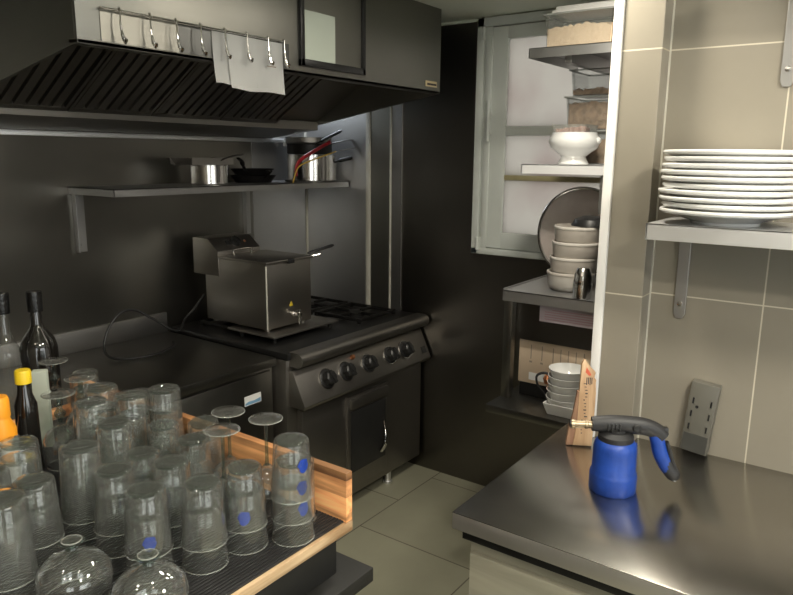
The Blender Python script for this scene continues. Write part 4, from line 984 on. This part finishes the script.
def place(kind, x, y, label, n=0, rz=0, dz=None, tilt=(0, 0), off=.0405, group=None, z=None):
    p = protos[kind]
    if kind not in used: o = p; used.add(kind)
    else: o = copy_tree(p)
    o.location = (x*K, y*K, (MZ if z is None else z)+n*off); o.rotation_euler = (tilt[0], tilt[1], rz)
    o['label'] = label; o['category'] = {'w': 'wine glass', 'v': 'goblet', 'c': 'bell glass'}.get(kind, 'glass')
    o['group'] = group or {'t': 'upturned tumblers on the wooden tray', 'l': 'upturned tumblers on the wooden tray', 'b': 'tall tumblers on the wooden tray', 'f': 'ribbed tumblers on the wooden tray', 's': 'slim tumblers', 'w': 'upturned wine glasses on the wooden tray', 'v': 'goblets on the wooden tray', 'c': 'bell glasses on the wooden tray'}[kind]
    return o
FACE = R(240)   # emblem facing the camera side
# front edge row, left to right
place('l', .535, .822, 'tumbler with a blue emblem, lower of the pair second from left in the front row', 0, FACE)
place('t', .535, .822, 'plain tumbler capping the blue-emblem glass near the front left of the tray', 1)
place('t', .597, .775, 'plain tumbler at the bottom of the pair at the middle of the front edge', 0)
place('t', .597, .775, 'upper tumbler of the plain pair at the middle of the front edge', 1)
place('l', .668, .765, 'tumbler with a faint blue emblem under another, left of the stack of three', 0, FACE-.25)
place('t', .668, .765, 'plain tumbler topping the pair just left of the stack of three', 1)
place('l', .728, .722, 'bottom tumbler of the stack of three by the tray corner', 0, FACE+.35)
place('l', .728, .722, 'middle tumbler of the stack of three, blue emblem at its right side', 1, FACE+.3)
place('l', .728, .722, 'top tumbler of the stack of three by the tray corner', 2, FACE+.38)
place('s', .778, .750, 'slim clear glass nearest the wooden side board at the tray corner', 0)
# stemware behind
place('w', .752, .895, 'wine glass with the higher foot of the two in front of the wooden side board', 0)
place('w', .692, .840, 'wine glass with the lower foot, left of the stack of three', 0)
place('w', .768, .820, 'wine glass rising right behind the stack of three', 0, z=MZ)
# left front
place('c', .438, .850, 'bell-shaped upturned glass nearest the bottom left of the picture', 0)
place('c', .478, .738, 'bell-shaped upturned glass at the very front of the tray', 0)
place('b', .388, .925, 'tall tumbler at the left front of the tray, stacked glass on it', 0)
place('b', .388, .925, 'tall tumbler on top at the left front of the tray', 1, off=.03)
place('b', .541, 1.000, 'lower tall tumbler of the pair in the middle left of the tray', 0)
place('b', .541, 1.000, 'upper tall tumbler with a dark round base, middle left of the tray', 1, off=.032)
place('b', .492, 1.095, 'tall tumbler under another at the far left of the tray', 0)
place('b', .492, 1.095, 'upper tall tumbler at the far left below the orange cap', 1, off=.030)
place('b', .633, 1.050, 'lower glass of the pair with a tilted bright base, centre of the tray', 0)
place('b', .633, 1.050, 'upper tall glass in the centre of the tray with a bright streak on its base', 1, off=.030)
fill = [('t', .612, .868, 2), ('t', .545, .915, 2), ('f', .620, .955, 2), ('f', .705, .935, 2), ('f', .715, 1.030, 2), ('f', .776, .990, 2),
        ('b', .770, 1.100, 2), ('b', .712, 1.120, 2), ('t', .455, .975, 2), ('t', .466, 1.185, 2), ('b', .645, 1.140, 2), ('t', .43, 1.06, 2),
        ('b', .703, 1.202, 2), ('t', .775, 1.187, 2), ('b', .40, 1.14, 2), ('t', .780, 1.395, 2)]
where = ['behind the plain front pair', 'behind the blue-emblem glass', 'ribbed, just left of the two wine feet', 'ribbed, behind the lower wine foot', 'ribbed, at the centre right', 'ribbed, tilted beside the wooden side board',
         'at the back right against the side board', 'right of centre at the back', 'behind the bell glass at the left', 'below the yellow cap', 'at the back centre', 'at the left behind the tall pair',
         'at the back between goblets and side board', 'small one at the back right', 'at the far left edge', 'rearmost along the side board']
for (k, x, y, n), wv in zip(fill, where):
    for i in range(n):
        nm = 'tall tumbler' if k == 'b' else 'tumbler'
        pre = '' if n == 1 else ('lower ' if i == 0 else 'upper ')
        tl = (R(2), R(-7)) if (x == .776 and i == 1) else (0, 0)
        place(k, x+(.0 if not tl[0] else .002), y, f'{pre}clear upturned {nm}, {wv}', i, i*.2, off=(.036 if k == 'f' else .0405 if k == 't' else .045), tilt=tl)
place('v', .650, 1.262, 'goblet with a wide foot nearest the yellow and orange caps', 0)
place('v', .757, 1.478, 'tallest-looking goblet with a ball stem in front of the dark bottle', 0)
place('v', .728, 1.320, 'goblet with a reddish-lit foot right of the ball-stem goblet', 0)
for k, p in protos.items():
    if k not in used: bpy.data.objects.remove(p)

# ------------------------------------------------------------------ bottles at the far left
def bottle(x, y, z, prof, mat, label, cap=None, name='bottle'):
    o = thing(name, (x, y, z), label, 'bottle', 'bottles behind the glasses'); MB().lathe(prof, 32).build('glass_body', mat, o)
    if cap: MB().lathe(cap[0], 24).build('cap', M[cap[1]], o)
    return o
BZ = .8605
def bp(r, hs, rn, h): return [(0, 0), (r-.004, 0), (r, .005), (r, hs), (r*.86, hs+.025), (rn*1.25, hs+.055), (rn, hs+.07), (rn, h), (rn+.0, h+.001), (0, h+.001)]
def cap_(rn, h, L): return [(0, h+.004), (rn+.004, h+.004), (rn+.005, h), (rn+.004, h-L), (rn+.0005, h-L), (rn+.0005, h-.001)]
M['foil'] = plain('crinkled_black_foil', (.03, .03, .03), .22, .7, .5, .3, 30, 0, .8, 120)
bzb = BZ
bottle(.905, 1.835, bzb, bp(.047, .275, .0145, .425), M['dark_glass'], 'black-necked dark bottle directly behind the ball-stem goblet', (cap_(.0145, .425, .05), 'foil'))
bottle(.833, 1.862, bzb, bp(.036, .26, .0145, .428), M['glass_old'], 'clear bottle with a dark capsule, left of the dark bottle', (cap_(.0145, .428, .05), 'foil'))
bottle(.755, 1.845, bzb, bp(.038, .23, .0145, .425), M['dark_glass'], 'bottle cut by the left edge of the picture', (cap_(.0145, .425, .05), 'foil'))
z2 = MZ
x_, y_ = .668, 1.432
bottle(x_, y_, z2, [(0, 0), (.022, 0), (.024, .004), (.022, .16), (.014, .185), (.012, .21), (0, .211)], M['dark_glass'], 'small dark bottle with a yellow cap among the glasses', ([(0, .235), (.014, .235), (.016, .231), (.016, .207), (.0125, .207), (.0125, .212)], 'yellow_cap'))
bottle(.588, 1.372, z2, [(0, 0), (.026, 0), (.028, .004), (.028, .145), (.019, .165), (.017, .18), (0, .181)], M['orange_cap'], 'orange-capped bottle with a pale label at the left edge', ([(0, .212), (.017, .212), (.020, .205), (.020, .172), (.018, .172), (.018, .18)], 'orange_cap'))
lo = MB().lathe([(.0285, .04), (.0285, .13)], 32, wob=None).build('label', M['paper'], [o for o in bpy.data.objects if o.type == 'EMPTY' and o.get('label', '').startswith('orange-capped')][0])
bx = MB().box(-.016, .016, -.012, .012, 0, .185, .002).build('paper_box', M['kraft'], loc=(.765, 1.56, MZ), rot=(0, 0, R(-40)))
bx.data.materials[0] = M['paper_grey']; tag(bx, 'upright greyish paper carton standing behind the ball-stem goblet', 'carton')

# ------------------------------------------------------------------ lamps and daylight
def ceiling_lamp(x, y, r, watts, col, s, label, name='ceiling_lamp'):
    o = thing(name, (x, y, CZ), label, 'ceiling lamp')
    MB().lathe([(0, 0), (r, 0), (r, -.02), (r-.012, -.024), (r-.012, -.006), (0, -.006)], 40).build('housing', M['white'], o)
    MB().lathe([(0, -.0185), (r-.014, -.0185), (r-.014, -.009), (0, -.009)], 40).build('diffuser', lamp_mat(s, col), o)
    ld = bpy.data.lights.new('lamp_light', 'AREA'); ld.shape = 'DISK'; ld.size = 2*r-.03; ld.energy = watts; ld.color = col
    lo = bpy.data.objects.new('lamp_light', ld); COL.objects.link(lo); lo.location = (x, y, CZ-.03)
ceiling_lamp(1.02, -.35, .13, 20, (1, .93, .80), 8, 'round ceiling lamp above the steel work counter')
ceiling_lamp(.25, -.55, .09, 24, (1, .93, .80), 6, 'round ceiling lamp behind the camera over the aisle')
ceiling_lamp(2.12, .80, .08, 6, (1, .94, .82), 6, 'added round fill lamp just in front of the window corner shelves')  # added fill to brighten the fronts of the shelf containers
ceiling_lamp(1.62, .76, .09, 9, (1, .92, .78), 5, 'round ceiling lamp in the aisle near the window corner')
for lx, ly, lab in ((-.05, 1.15, 'small warm downlight over the left of the bar counter'), (-.15, .35, 'small warm downlight behind the camera by the bar'), (.55, .55, 'small warm downlight over the front of the glass tray')):
    ceiling_lamp(lx, ly, .035, 3.2, (1, .90, .76), 30, lab, 'downlight')
ceiling_lamp(-.5, .6, .07, 4, (1, .86, .66), 6, 'round ceiling lamp over the bar counter')
wl = thing('corner_fill_lamp', (2.80, WY, 2.03), 'small added fill lamp hidden in the gap between hood and corner', 'fill lamp')  # added unseen lamp that makes the bright patch on the corner panel
mb = MB(); mb.box(2.74, 2.86, WY-.10, WY-.001, 2.03, 2.05, .003); mb.build('housing', M['white'], wl, loc=W(wl))
MB().box(2.75, 2.85, WY-.09, WY-.02, 2.022, 2.0295, .002).build('diffuser', lamp_mat(3, (.85, .92, 1)), wl, loc=W(wl))
ld = bpy.data.lights.new('corner_fill_light', 'AREA'); ld.size = .08; ld.energy = 1.6; ld.color = (.82, .9, 1)
lo = bpy.data.objects.new('corner_fill_light', ld); COL.objects.link(lo); lo.location = (2.80, WY-.055, 2.02)
w = bpy.data.worlds.new('daylight'); SC.world = w; w.use_nodes = True
w.node_tree.nodes['Background'].inputs[0].default_value = (.95, .96, .97, 1); w.node_tree.nodes['Background'].inputs[1].default_value = 5.0

SC.view_settings.view_transform = 'Standard'; SC.view_settings.look = 'None'; SC.view_settings.gamma = 1; SC.view_settings.exposure = 0
SC.view_settings.use_curve_mapping = False
cy = SC.cycles; cy.use_denoising = True; cy.max_bounces = 12; cy.transparent_max_bounces = 64; cy.transmission_bounces = 12; cy.glossy_bounces = 6; cy.diffuse_bounces = 4
cy.caustics_reflective = False; cy.caustics_refractive = False; cy.sample_clamp_indirect = 6
